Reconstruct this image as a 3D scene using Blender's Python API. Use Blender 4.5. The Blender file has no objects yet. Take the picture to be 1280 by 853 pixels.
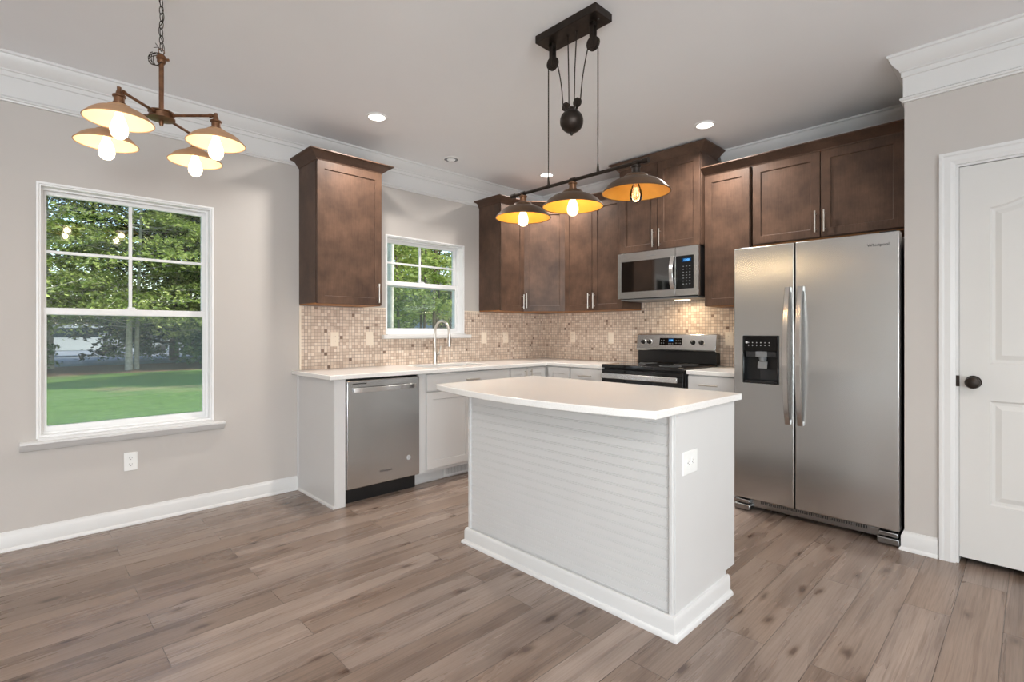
import bpy, bmesh, math, random
import numpy as np
from mathutils import Vector, Matrix

S = bpy.context.scene
COL = S.collection
PI = math.pi

# ------------------------------------------------------------------ camera
cam_d = bpy.data.cameras.new('camera'); cam = bpy.data.objects.new('camera', cam_d); COL.objects.link(cam)
F_PX = 636.0
cam_d.sensor_width = 36.0; cam_d.lens = 36.0 * F_PX / 1280.0
cam_d.shift_x = 0.0; cam_d.shift_y = -(426.5 - 415.0) / 1280.0
cam.location = (0, 0, 1.21)
YAW = math.atan2(654., 636.)
cam.rotation_euler = (PI / 2, 0, YAW - PI / 2)
cam_d.clip_start = 0.05; cam_d.clip_end = 400
S.camera = cam

# ------------------------------------------------------------------ exposure / world / sun
S.view_settings.view_transform = 'Standard'
S.view_settings.look = 'None'
S.view_settings.exposure = 0.0
S.view_settings.gamma = 1.0
S.view_settings.use_curve_mapping = False
S.cycles.max_bounces = 10; S.cycles.diffuse_bounces = 5; S.cycles.glossy_bounces = 4
S.cycles.transparent_max_bounces = 16
S.cycles.sample_clamp_indirect = 4.0
S.cycles.blur_glossy = 0.5
S.cycles.use_denoising = True

SKY_STRENGTH = 0.42
SUN_ENERGY = 8.0
FILL_LEFT = 125.0     # added fill lamp at the patio door (W)
FILL_REAR = 325.0     # added fill lamp at the rear window (W)
CAN_W = 20.0        # recessed downlights
FILL_CAN_W = 24.0  # unseen downlights added for fill
CHAND_W = 0.7       # chandelier bulb
ISL_W = 2.0          # island bulb

world = bpy.data.worlds.new('World'); S.world = world
world.use_nodes = True
wn = world.node_tree; wn.nodes.clear()
sky = wn.nodes.new('ShaderNodeTexSky'); sky.sky_type = 'NISHITA'; sky.sun_disc = False
sky.sun_elevation = math.radians(42); sky.sun_rotation = math.radians(105); sky.air_density = 1.2; sky.dust_density = 0.6
bgn = wn.nodes.new('ShaderNodeBackground'); bgn.inputs['Strength'].default_value = SKY_STRENGTH
won = wn.nodes.new('ShaderNodeOutputWorld')
wn.links.new(sky.outputs[0], bgn.inputs[0]); wn.links.new(bgn.outputs[0], won.inputs[0])

def light(name, kind, loc, energy, color, **kw):
    d = bpy.data.lights.new(name, kind); d.energy = energy; d.color = color
    rot = kw.pop('rot', None)
    for k, v in kw.items(): setattr(d, k, v)
    o = bpy.data.objects.new(name, d); o.location = loc
    if rot is not None: o.rotation_euler = rot
    COL.objects.link(o); return o

def aim(o, direction):
    o.rotation_euler = Vector(direction).to_track_quat('-Z', 'Y').to_euler()

sun = light('sun', 'SUN', (20, -20, 30), SUN_ENERGY, (1.0, 0.93, 0.82), angle=0.02)
aim(sun, (-0.72, 0.30, -0.62))
# added fill lamps outside the invented side and rear openings, tilted up for the ceiling
fill1 = light('added_fill_left', 'AREA', (-2.99, -1.95, 1.0), FILL_LEFT, (0.80, 0.90, 1.0), shape='RECTANGLE', size=2.1, size_y=1.9)
aim(fill1, (1, 0.30, 1.0))
fill2 = light('added_fill_rear', 'AREA', (-1.45, -4.19, 1.45), FILL_REAR, (0.90, 0.95, 1.0), shape='RECTANGLE', size=2.0, size_y=1.5)
aim(fill2, (0.25, 1, 1.0))

# ------------------------------------------------------------------ materials
def lin(r, g, b):
    f = lambda c: (c / 255.) / 12.92 if c / 255. <= 0.04045 else (((c / 255.) + 0.055) / 1.055) ** 2.4
    return (f(r), f(g), f(b), 1)

class NT:
    def __init__(s, name):
        s.m = bpy.data.materials.new(name); s.m.use_nodes = True
        s.t = s.m.node_tree; s.t.nodes.clear()
        s.out = s.n('OutputMaterial')
    def n(s, t, **kw):
        nd = s.t.nodes.new('ShaderNode' + t)
        for k, v in kw.items(): setattr(nd, k, v)
        return nd
    def l(s, a, b): s.t.links.new(a, b)
    def bsdf(s, **kw):
        b = s.n('BsdfPrincipled')
        for k, v in kw.items(): b.inputs[k.replace('_', ' ')].default_value = v
        s.l(b.outputs[0], s.out.inputs[0]); return b
    def coord(s, scale=(1, 1, 1), kind='Object', loc=(0, 0, 0), rot=(0, 0, 0)):
        c = s.n('TexCoord'); m = s.n('Mapping'); m.inputs['Scale'].default_value = scale
        m.inputs['Location'].default_value = loc; m.inputs['Rotation'].default_value = rot
        s.l(c.outputs[kind], m.inputs[0]); return m.outputs[0]
    def noise(s, vec, scale, detail=3, rough=0.5):
        n = s.n('TexNoise'); n.inputs['Scale'].default_value = scale; n.inputs['Detail'].default_value = detail
        n.inputs['Roughness'].default_value = rough; s.l(vec, n.inputs['Vector']); return n.outputs['Fac']
    def ramp(s, fac, stops):
        r = s.n('ValToRGB'); e = r.color_ramp.elements
        while len(e) < len(stops): e.new(0.5)
        for i, (p, c) in enumerate(stops): e[i].position = p; e[i].color = c
        s.l(fac, r.inputs[0]); return r.outputs[0]
    def bump(s, h, strength, dist, b):
        n = s.n('Bump'); n.inputs['Strength'].default_value = strength; n.inputs['Distance'].default_value = dist
        s.l(h, n.inputs['Height']); s.l(n.outputs[0], b.inputs['Normal'])
    def mix(s, fac, a, b, mode='MIX'):
        m = s.n('Mix', data_type='RGBA', blend_type=mode)
        for sock, v in ((m.inputs[0], fac), (m.inputs[6], a), (m.inputs[7], b)):
            if hasattr(v, 'links') or hasattr(v, 'is_linked'): s.l(v, sock)
            else: sock.default_value = v
        return m.outputs[2]
    def math(s, op, a, b=None, c=None):
        m = s.n('Math', operation=op)
        for i, v in enumerate((a, b, c)):
            if v is None: continue
            if hasattr(v, 'is_linked'): s.l(v, m.inputs[i])
            else: m.inputs[i].default_value = v
        return m.outputs[0]

def plain(name, col, rough=0.5, metal=0.0, noise=0.0, nscale=40, bump=0.0, **kw):
    t = NT(name); b = t.bsdf(Base_Color=col, Roughness=rough, Metallic=metal, **kw)
    v = t.coord()
    f = t.noise(v, nscale, 3)
    if noise:
        hi = tuple(min(1, c * (1 + noise)) for c in col[:3]) + (1,); lo = tuple(c * (1 - noise) for c in col[:3]) + (1,)
        t.l(t.ramp(f, [(0.3, lo), (0.7, hi)]), b.inputs['Base Color'])
    if bump: t.bump(f, bump, 0.002, b)
    return t.m

def wood_dark(name):
    t = NT(name); b = t.bsdf(Roughness=0.42)
    v = t.coord((1, 1, 1)); v2 = t.coord((14, 14, 0.9))
    cloud = t.noise(v, 5.0, 4, 0.6); grain = t.noise(v2, 9, 5, 0.65)
    c1 = t.ramp(cloud, [(0.30, lin(70, 53, 44)), (0.52, lin(88, 67, 55)), (0.72, lin(106, 81, 66))])
    c2 = t.ramp(grain, [(0.35, (0.68, 0.66, 0.64, 1)), (0.65, (1, 1, 1, 1))])
    t.l(t.mix(0.55, c1, c2, 'MULTIPLY'), b.inputs['Base Color'])
    t.bump(grain, 0.06, 0.001, b)
    b.inputs['Specular IOR Level'].default_value = 0.28
    return t.m

def floor_mat():
    t = NT('wood_plank_floor'); b = t.bsdf(Roughness=0.36)
    v = t.coord((1, 1, 1), loc=(0.37, 0.07, 0))
    br = t.n('TexBrick'); br.offset = 0.37; br.offset_frequency = 2; br.squash = 1.0
    br.inputs['Scale'].default_value = 1.0; br.inputs['Brick Width'].default_value = 1.22; br.inputs['Row Height'].default_value = 0.16
    br.inputs['Mortar Size'].default_value = 0.0013; br.inputs['Mortar Smooth'].default_value = 0.0; br.inputs['Bias'].default_value = 0.0
    br.inputs['Color1'].default_value = (0, 0, 0, 1); br.inputs['Color2'].default_value = (1, 1, 1, 1); br.inputs['Mortar'].default_value = (0.5, 0.5, 0.5, 1)
    t.l(v, br.inputs['Vector'])
    # grain shifted for each plank
    sep = t.n('SeparateXYZ'); t.l(v, sep.inputs[0])
    sh = t.math('MULTIPLY', br.outputs['Color'], 37.0)
    cmb = t.n('CombineXYZ'); t.l(t.math('ADD', sep.outputs[0], sh), cmb.inputs[0]); t.l(t.math('ADD', sep.outputs[1], t.math('MULTIPLY', br.outputs['Color'], 11.0)), cmb.inputs[1])
    def mapped(sc):
        m = t.n('Mapping'); m.inputs['Scale'].default_value = sc; t.l(cmb.outputs[0], m.inputs[0]); return m.outputs[0]
    warp = t.noise(mapped((1.5, 4, 1)), 1.0, 2)
    def lines(sc, dist, det):
        nn = t.n('TexNoise'); nn.inputs['Scale'].default_value = 1.0; nn.inputs['Detail'].default_value = det; nn.inputs['Roughness'].default_value = 0.6
        nn.inputs['Distortion'].default_value = dist; t.l(mapped(sc), nn.inputs['Vector']); return nn.outputs['Fac']
    g1 = lines((0.9, 9, 1), 0.6, 4)          # broad figure
    g2 = lines((3.5, 150, 1), 0.3, 3)        # fine pores
    g3 = lines((1.1, 34, 1), 1.6, 3)         # darker growth lines
    # knots: sparse, small, with a darker halo drawn out along the board
    vo = t.n('TexVoronoi', voronoi_dimensions='2D'); vo.inputs['Scale'].default_value = 1.0; t.l(mapped((1.7, 4.4, 1)), vo.inputs['Vector'])
    nk = t.noise(mapped((9, 30, 1)), 1.0, 3)
    knot = t.math('ADD', vo.outputs['Distance'], t.math('MULTIPLY', t.math('SUBTRACT', nk, 0.5), 0.16))
    vo2 = t.n('TexVoronoi', voronoi_dimensions='2D'); vo2.inputs['Scale'].default_value = 1.0; t.l(mapped((0.8, 4.4, 1)), vo2.inputs['Vector'])
    tone = t.ramp(br.outputs['Color'], [(0.0, lin(124, 108, 97)), (0.35, lin(136, 118, 105)), (0.7, lin(142, 127, 117)), (1.0, lin(156, 140, 129))])
    c = t.mix(0.9, tone, t.ramp(g1, [(0.32, (0.66, 0.62, 0.60, 1)), (0.50, (0.94, 0.92, 0.91, 1)), (0.68, (1.12, 1.10, 1.09, 1))]), 'MULTIPLY')
    c = t.mix(0.8, c, t.ramp(g2, [(0.38, (0.80, 0.78, 0.77, 1)), (0.55, (1.03, 1.03, 1.03, 1))]), 'MULTIPLY')
    c = t.mix(0.6, c, t.ramp(g3, [(0.36, (0.62, 0.57, 0.54, 1)), (0.47, (1, 1, 1, 1))]), 'MULTIPLY')
    c = t.mix(0.5, c, t.ramp(vo2.outputs['Distance'], [(0.03, (0.62, 0.57, 0.54, 1)), (0.30, (1, 1, 1, 1))]), 'MULTIPLY')
    c = t.mix(0.9, c, t.ramp(knot, [(0.022, (0.28, 0.21, 0.18, 1)), (0.055, (0.66, 0.60, 0.56, 1)), (0.11, (1, 1, 1, 1))]), 'MULTIPLY')
    c = t.mix(t.math('MULTIPLY', br.outputs['Fac'], 0.75), c, lin(48, 38, 32))
    t.l(c, b.inputs['Base Color'])
    t.l(t.math('ADD', t.math('MULTIPLY', g1, 0.16), 0.20), b.inputs['Roughness'])
    h = t.math('SUBTRACT', t.math('MULTIPLY', g2, 0.3), br.outputs['Fac'])
    t.bump(h, 0.25, 0.001, b)
    return t.m

def tile_mat():
    t = NT('stone_mosaic_tile'); b = t.bsdf(Roughness=0.35)
    P = 0.0262
    c = t.n('TexCoord'); sep = t.n('SeparateXYZ'); t.l(c.outputs['Object'], sep.inputs[0])
    xy = t.math('ADD', sep.outputs[0], 0.0041)
    u = t.math('DIVIDE', xy, P); w = t.math('DIVIDE', t.math('ADD', sep.outputs[2], 0.002), P)
    fu = t.math('FRACT', u); fw = t.math('FRACT', w)
    du = t.math('ABSOLUTE', t.math('SUBTRACT', fu, 0.5)); dw = t.math('ABSOLUTE', t.math('SUBTRACT', fw, 0.5))
    d = t.math('MAXIMUM', du, dw)
    grout = t.ramp(d, [(0.425, (0, 0, 0, 1)), (0.465, (1, 1, 1, 1))])
    cm = t.n('CombineXYZ'); t.l(t.math('FLOOR', u), cm.inputs[0]); t.l(t.math('FLOOR', w), cm.inputs[1])
    wn_ = t.n('TexWhiteNoise', noise_dimensions='3D'); t.l(cm.outputs[0], wn_.inputs['Vector'])
    col = t.ramp(wn_.outputs['Value'], [(0.0, lin(116, 94, 80)), (0.012, lin(150, 126, 110)), (0.03, lin(194, 172, 155)), (0.30, lin(210, 190, 172)), (0.65, lin(222, 204, 187)), (1.0, lin(232, 217, 202))])
    v = t.coord(); nz = t.noise(v, 120, 4, 0.6)
    col = t.mix(0.35, col, t.ramp(nz, [(0.3, (0.82, 0.78, 0.75, 1)), (0.7, (1.08, 1.08, 1.08, 1))]), 'MULTIPLY')
    col = t.mix(grout, col, lin(150, 134, 122))
    t.l(col, b.inputs['Base Color'])
    t.bump(t.math('SUBTRACT', 1.0, grout), 0.5, 0.0015, b)
    return t.m

def steel(name, col=(0.57, 0.57, 0.565, 1), rough=0.27, aniso=0.55):
    t = NT(name); b = t.bsdf(Base_Color=col, Metallic=1.0, Roughness=rough)
    b.inputs['Anisotropic'].default_value = aniso
    tg = t.n('Tangent', direction_type='RADIAL', axis='Z'); t.l(tg.outputs[0], b.inputs['Tangent'])
    v = t.coord((1, 1, 260)); f = t.noise(v, 4, 2)
    v2 = t.coord((1.3, 1.3, 1.7)); f2 = t.noise(v2, 2.2, 1)
    t.bump(f2, 0.02, 0.02, b)
    return t.m

def glass_pane(name, refl=1.0, tint=(0.97, 0.99, 0.985, 1)):
    t = NT(name)
    tr = t.n('BsdfTransparent'); tr.inputs[0].default_value = tint
    gl = t.n('BsdfGlossy'); gl.inputs['Roughness'].default_value = 0.0
    fr = t.n('Fresnel'); fr.inputs['IOR'].default_value = 1.45
    mx = t.n('MixShader'); t.l(t.math('MULTIPLY', fr.outputs[0], refl), mx.inputs[0])
    t.l(tr.outputs[0], mx.inputs[1]); t.l(gl.outputs[0], mx.inputs[2]); t.l(mx.outputs[0], t.out.inputs[0])
    return t.m

def screen_mat():
    t = NT('insect_screen_mesh')
    tr = t.n('BsdfTransparent'); tr.inputs[0].default_value = (1, 1, 1, 1)
    df = t.n('BsdfDiffuse'); df.inputs[0].default_value = (0.30, 0.36, 0.38, 1)
    mx = t.n('MixShader')
    v = t.coord(); f = t.noise(v, 3, 2)
    t.l(t.math('ADD', t.math('MULTIPLY', f, 0.10), 0.12), mx.inputs[0])
    t.l(tr.outputs[0], mx.inputs[1]); t.l(df.outputs[0], mx.inputs[2]); t.l(mx.outputs[0], t.out.inputs[0])
    return t.m

def emit(name, col, strength):
    t = NT(name); e = t.n('Emission'); e.inputs[0].default_value = col; e.inputs[1].default_value = strength
    t.l(e.outputs[0], t.out.inputs[0]); return t.m

def bulb_mat(name, col, strength):
    t = NT(name); e = t.n('Emission'); e.inputs[0].default_value = col; e.inputs[1].default_value = strength
    tr = t.n('BsdfTransparent'); a = t.n('AddShader'); t.l(e.outputs[0], a.inputs[0]); t.l(tr.outputs[0], a.inputs[1])
    t.l(a.outputs[0], t.out.inputs[0]); return t.m

def leaf_mat(name, c1, c2, c3):
    t = NT(name); v = t.coord(kind='Object'); f = t.noise(v, 0.9, 4, 0.7); f2 = t.noise(v, 9, 2)
    col = t.ramp(t.math('ADD', t.math('MULTIPLY', f, 0.6), t.math('MULTIPLY', f2, 0.4)), [(0.35, c1), (0.5, c2), (0.65, c3)])
    d = t.n('BsdfDiffuse'); tl = t.n('BsdfTranslucent'); mx = t.n('MixShader'); mx.inputs[0].default_value = 0.35
    t.l(col, d.inputs[0]); t.l(col, tl.inputs[0]); t.l(d.outputs[0], mx.inputs[1]); t.l(tl.outputs[0], mx.inputs[2]); t.l(mx.outputs[0], t.out.inputs[0])
    return t.m

def quartz_mat():
    t = NT('white_quartz'); b = t.bsdf(Roughness=0.13)
    v = t.coord(); f = t.noise(v, 260, 2); f2 = t.noise(v, 9, 4)
    c = t.ramp(f, [(0.28, lin(224, 221, 217)), (0.42, lin(237, 235, 232)), (0.7, lin(240, 238, 236))])
    t.l(c, b.inputs['Base Color']); return t.m

def grass_mat():
    t = NT('lawn_grass'); b = t.bsdf(Roughness=0.9)
    v = t.coord(); a = t.noise(v, 0.35, 4); f = t.noise(v, 14, 5, 0.7)
    c = t.ramp(f, [(0.3, lin(56, 84, 34)), (0.5, lin(88, 122, 52)), (0.7, lin(124, 154, 80))])
    c = t.mix(t.ramp(a, [(0.56, (0, 0, 0, 1)), (0.70, (0.6, 0.6, 0.6, 1))]), c, lin(172, 150, 112))
    t.l(c, b.inputs['Base Color']); t.bump(f, 0.6, 0.03, b); return t.m

M = {}
M['wall'] = plain('greige_wall_paint', lin(192, 186, 181), 0.62, noise=0.015, nscale=3, bump=0.02)
M['ceiling'] = plain('ceiling_paint', lin(240, 241, 243), 0.8, noise=0.01, nscale=2)
M['trim'] = plain('white_trim_paint', lin(218, 217, 216), 0.35, noise=0.008, nscale=6)
M['vinyl'] = plain('white_vinyl', lin(240, 240, 240), 0.3, noise=0.006, nscale=6)
M['white_cab'] = plain('white_cabinet_paint', lin(211, 210, 209), 0.34, noise=0.01, nscale=5)
M['door_paint'] = plain('door_paint', lin(212, 210, 207), 0.36, noise=0.008, nscale=5)
M['floor'] = floor_mat()
M['tile'] = tile_mat()
M['wood'] = wood_dark('espresso_stained_wood')
M['ply'] = plain('raw_maple_underside', lin(150, 98, 48), 0.5, noise=0.1, nscale=8)
M['painted_shade'] = plain('painted_recess_shade', lin(24, 18, 15), 0.6, noise=0.1)
M['quartz'] = quartz_mat()
M['steel'] = steel('brushed_stainless')
M['steel_dark'] = steel('dark_stainless', (0.33, 0.33, 0.33, 1), 0.26)
M['steel_bright'] = steel('polished_stainless', (0.72, 0.71, 0.70, 1), 0.22, 0.3)
M['nickel'] = plain('brushed_nickel', (0.66, 0.62, 0.57, 1), 0.28, 1.0, noise=0.03)
M['bronze'] = plain('oil_rubbed_bronze', lin(52, 44, 39), 0.42, 0.7, noise=0.25, nscale=30)
M['bronze_shade'] = plain('brown_bronze_shade', lin(92, 70, 52), 0.42, 0.5, noise=0.25, nscale=14)
M['copper_brown'] = plain('rubbed_copper_bronze', lin(110, 76, 52), 0.4, 0.6, noise=0.3, nscale=40)
M['rust_shade'] = plain('antique_copper_shade', lin(188, 148, 112), 0.5, 0.3, noise=0.12, nscale=14)
M['gold_in'] = plain('gold_shade_lining', lin(226, 160, 62), 0.4, 0.25, noise=0.05, nscale=20)
M['cream_in'] = plain('cream_shade_lining', lin(242, 222, 188), 0.5, 0.0, noise=0.02, nscale=20)
M['black_gloss'] = plain('black_glass', lin(10, 10, 11), 0.06, noise=0.05)
M['mirror_glass'] = plain('reflective_black_glass', lin(14, 13, 12), 0.05, noise=0.05, IOR=2.3)
M['black'] = plain('black_plastic', lin(20, 20, 21), 0.4, noise=0.1)
M['grey_plastic'] = plain('grey_plastic', lin(120, 122, 124), 0.4, noise=0.05)
M['dark_grey'] = plain('charcoal_cabinet_steel', lin(44, 44, 46), 0.45, 0.2, noise=0.05)
M['cream_plate'] = plain('almond_plate', lin(238, 224, 206), 0.35, noise=0.01)
M['white_plate'] = plain('white_plate', lin(240, 240, 238), 0.3, noise=0.01)
M['slot'] = plain('slot_black', lin(40, 38, 36), 0.5, noise=0.1)
M['print_white'] = plain('printed_legend', lin(205, 205, 205), 0.5, noise=0.02)
M['print_dark'] = plain('dark_lettering', lin(40, 42, 46), 0.35, noise=0.02)
M['display'] = emit('blue_display_digits', (0.15, 0.5, 1.0, 1), 2.0)
M['display_bg'] = emit('blue_display_glow', (0.01, 0.05, 0.14, 1), 1.0)
M['can'] = emit('downlight_lens', (1.0, 0.95, 0.88, 1), 5.0)
M['bulb_lit'] = bulb_mat('lit_bulb_glass', (1.0, 0.84, 0.58, 1), 1.7)
M['bulb_dim'] = glass_pane('clear_bulb_glass', 1.4, (0.97, 0.93, 0.86, 1))
M['fil_hot'] = emit('hot_filament', (1.0, 0.72, 0.38, 1), 25)
M['fil_dim'] = emit('dim_filament', (1.0, 0.72, 0.35, 1), 2.2)
M['mwlamp'] = emit('hood_lamp_lens', (1.0, 0.8, 0.55, 1), 4)
M['glass'] = glass_pane('window_glass')
M['screen'] = screen_mat()
M['grass'] = grass_mat()
M['litter'] = plain('leaf_litter', lin(150, 118, 92), 0.9, noise=0.35, nscale=8, bump=0.5)
M['road'] = plain('grey_asphalt', lin(138, 143, 148), 0.8, noise=0.1, nscale=2)
M['bark_pale'] = plain('pale_bark', lin(190, 184, 172), 0.85, noise=0.22, nscale=9, bump=0.5)
M['bark'] = plain('brown_bark', lin(98, 84, 70), 0.9, noise=0.3, nscale=9, bump=0.5)
M['leaf_a'] = leaf_mat('leaves_fresh', lin(84, 104, 50), lin(146, 162, 86), lin(206, 211, 146))
M['leaf_b'] = leaf_mat('leaves_deep', lin(50, 74, 36), lin(88, 118, 58), lin(146, 164, 96))
M['leaf_c'] = leaf_mat('leaves_dark_evergreen', lin(18, 34, 20), lin(30, 52, 28), lin(58, 82, 42))
M['siding'] = plain('pale_blue_siding', lin(176, 192, 206), 0.7, noise=0.04, nscale=5)
M['roof'] = plain('grey_shingles', lin(86, 88, 92), 0.85, noise=0.15, nscale=20)
M['car_white'] = plain('white_car_paint', lin(205, 214, 218), 0.2, noise=0.01)
M['car_grey'] = plain('silver_car_paint', lin(150, 156, 162), 0.25, 0.4, noise=0.02)
M['car_glass'] = plain('dark_car_glass', lin(40, 54, 62), 0.08, noise=0.05)
M['sink_steel'] = plain('sink_steel', (0.45, 0.45, 0.45, 1), 0.35, 1.0, noise=0.04)

# ------------------------------------------------------------------ helpers
def obj(name, bm, mat, parent=None, bevel=0.0, smooth=False, seg=2, loc=None, rot=None):
    me = bpy.data.meshes.new(name)
    bmesh.ops.recalc_face_normals(bm, faces=bm.faces)
    bm.to_mesh(me); bm.free()
    mats = mat if isinstance(mat, (list, tuple)) else [mat]
    for m in mats: me.materials.append(M[m] if isinstance(m, str) else m)
    o = bpy.data.objects.new(name, me); COL.objects.link(o)
    if parent is not None: o.parent = parent
    if loc is not None: o.location = loc
    if rot is not None: o.rotation_euler = rot
    if smooth:
        for p in me.polygons: p.use_smooth = True
        try: me.set_sharp_from_angle(angle=math.radians(40))
        except Exception: pass
    if bevel:
        b = o.modifiers.new('bevel', 'BEVEL'); b.width = bevel; b.segments = seg; b.limit_method = 'ANGLE'; b.angle_limit = math.radians(40)
        b.harden_normals = False
        for p in me.polygons: p.use_smooth = True
        try: me.set_sharp_from_angle(angle=math.radians(30))
        except Exception: pass
    return o

def thing(name, label, cat, loc=(0, 0, 0), rz=0.0, group=None):
    o = bpy.data.objects.new(name, None); COL.objects.link(o)
    o.location = loc; o.rotation_euler = (0, 0, rz); o['label'] = label; o['category'] = cat
    if group: o['group'] = group
    o.empty_display_size = 0.05
    return o

def tag(o, label, cat, group=None, kind=None):
    o['label'] = label; o['category'] = cat
    if group: o['group'] = group
    if kind: o['kind'] = kind
    return o

def struct(o, label=None):
    o['kind'] = 'structure'
    if label: o['label'] = label
    return o

def plabel(o, s): o['label'] = s; return o

def copy_tree(o, parent=None):
    c = o.copy(); COL.objects.link(c); c.parent = parent
    for ch in list(o.children): copy_tree(ch, c)
    return c

def NB(): return bmesh.new()

def box(bm, x0, x1, y0, y1, z0, z1, mi=0):
    v = [bm.verts.new(p) for p in ((x0, y0, z0), (x1, y0, z0), (x1, y1, z0), (x0, y1, z0), (x0, y0, z1), (x1, y0, z1), (x1, y1, z1), (x0, y1, z1))]
    for q in ((3, 2, 1, 0), (4, 5, 6, 7), (0, 1, 5, 4), (1, 2, 6, 5), (2, 3, 7, 6), (3, 0, 4, 7)):
        f = bm.faces.new([v[i] for i in q]); f.material_index = mi
    return bm

def B(*a): return box(NB(), *a)

def tube(bm, pts, r, n=12, caps=True, closed=False, mi=0):
    pts = [Vector(p) for p in pts]; N = len(pts)
    rs = r if isinstance(r, (list, tuple)) else [r] * N
    rings = []; up = None
    for i, p in enumerate(pts):
        if closed: d = pts[(i + 1) % N] - pts[i - 1]
        elif i == 0: d = pts[1] - p
        elif i == N - 1: d = p - pts[-2]
        else: d = (pts[i + 1] - p).normalized() + (p - pts[i - 1]).normalized()
        d.normalize()
        if up is None:
            up = Vector((0, 0, 1)) if abs(d.z) < 0.9 else Vector((1, 0, 0))
        a = d.cross(up)
        if a.length < 1e-4: a = d.cross(Vector((0, 1, 0.3)))
        a.normalize(); b = a.cross(d).normalized(); up = b
        rings.append([bm.verts.new(p + a * (math.cos(2 * PI * k / n) * rs[i]) + b * (math.sin(2 * PI * k / n) * rs[i])) for k in range(n)])
    rng = range(N) if closed else range(N - 1)
    for i in rng:
        A, C = rings[i], rings[(i + 1) % N]
        for k in range(n):
            f = bm.faces.new((A[k], A[(k + 1) % n], C[(k + 1) % n], C[k])); f.material_index = mi
    if caps and not closed:
        for rr in (rings[0], rings[-1]):
            f = bm.faces.new(rr); f.material_index = mi
    return bm

def lathe(bm, prof, n=32, c=(0, 0, 0), mi=0, axis='z', close=False):
    rings = []
    for (r, z) in prof:
        if r < 1e-6:
            rings.append([bm.verts.new(_ax((0, 0, z), axis, c))])
        else:
            rings.append([bm.verts.new(_ax((r * math.cos(2 * PI * k / n), r * math.sin(2 * PI * k / n), z), axis, c)) for k in range(n)])
    pairs = list(zip(rings, rings[1:]))
    if close: pairs.append((rings[-1], rings[0]))
    for A, C in pairs:
        for k in range(n):
            k2 = (k + 1) % n
            if len(A) == 1 and len(C) == 1: continue
            if len(A) == 1: f = bm.faces.new((A[0], C[k], C[k2]))
            elif len(C) == 1: f = bm.faces.new((A[k], A[k2], C[0]))
            else: f = bm.faces.new((A[k], A[k2], C[k2], C[k]))
            f.material_index = mi
    return bm

def _ax(p, axis, c):
    x, y, z = p
    if axis == 'y': x, y, z = x, -z, y      # profile axis points to -y (towards the room from a wall)
    elif axis == 'x': x, y, z = z, x, y
    return (x + c[0], y + c[1], z + c[2])

def plate(bm, us, vs, keep, t0, t1, mp):
    """slab made of grid cells; mp(u, v, w) -> xyz; faces on w=t0 and w=t1, edges closed at the holes"""
    cache = {}
    def V(i, j, w):
        if (i, j, w) not in cache: cache[(i, j, w)] = bm.verts.new(mp(us[i], vs[j], w))
        return cache[(i, j, w)]
    nu, nv = len(us) - 1, len(vs) - 1
    K = lambda i, j: 0 <= i < nu and 0 <= j < nv and keep((us[i] + us[i + 1]) / 2, (vs[j] + vs[j + 1]) / 2)
    for i in range(nu):
        for j in range(nv):
            if not K(i, j): continue
            for w in (t0, t1): bm.faces.new((V(i, j, w), V(i + 1, j, w), V(i + 1, j + 1, w), V(i, j + 1, w)))
            for (di, dj, a, b) in ((-1, 0, (i, j), (i, j + 1)), (1, 0, (i + 1, j), (i + 1, j + 1)), (0, -1, (i, j), (i + 1, j)), (0, 1, (i, j + 1), (i + 1, j + 1))):
                if not K(i + di, j + dj):
                    bm.faces.new((V(*a, t0), V(*b, t0), V(*b, t1), V(*a, t1)))
    return bm

def sweep(bm, path, prof, closed=False):
    """profile (out, z) carried along a plan path; 'out' goes to the left of the walking direction, mitred"""
    N = len(path); P = [Vector((p[0], p[1])) for p in path]; rows = []
    for i in range(N):
        nn = []
        if i > 0 or closed: d = (P[i] - P[i - 1]).normalized(); nn.append(Vector((-d.y, d.x)))
        if i < N - 1 or closed: d = (P[(i + 1) % N] - P[i]).normalized(); nn.append(Vector((-d.y, d.x)))
        if len(nn) == 2:
            m = (nn[0] + nn[1]).normalized(); m = m / max(0.2, m.dot(nn[0]))
        else: m = nn[0]
        rows.append([bm.verts.new((P[i].x + m.x * o, P[i].y + m.y * o, z)) for (o, z) in prof])
    for i in range(N if closed else N - 1):
        A, C = rows[i], rows[(i + 1) % N]
        for k in range(len(prof)):
            k2 = (k + 1) % len(prof)
            bm.faces.new((A[k], A[k2], C[k2], C[k]))
    if not closed:
        bm.faces.new(rows[0]); bm.faces.new(rows[-1])
    return bm

def shaker(bm, x0, x1, z0, z1, yf, t=0.02, rail=0.057, rec=0.008, ch=0.002):
    """shaker door slab, front face at y=yf looking to -y"""
    o = [(x0, z0), (x1, z0), (x1, z1), (x0, z1)]
    i1 = [(x0 + rail, z0 + rail), (x1 - rail, z0 + rail), (x1 - rail, z1 - rail), (x0 + rail, z1 - rail)]
    c = rail + ch
    i2 = [(x0 + c, z0 + c), (x1 - c, z0 + c), (x1 - c, z1 - c), (x0 + c, z1 - c)]
    back = [bm.verts.new((x, yf + t, z)) for x, z in o]; fr = [bm.verts.new((x, yf, z)) for x, z in o]
    r1 = [bm.verts.new((x, yf, z)) for x, z in i1]; r2 = [bm.verts.new((x, yf + rec, z)) for x, z in i2]
    bm.faces.new(back); bm.faces.new(r2)
    for A, C in ((back, fr), (fr, r1), (r1, r2)):
        for k in range(4): bm.faces.new((A[k], A[(k + 1) % 4], C[(k + 1) % 4], C[k]))
    return bm

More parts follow.
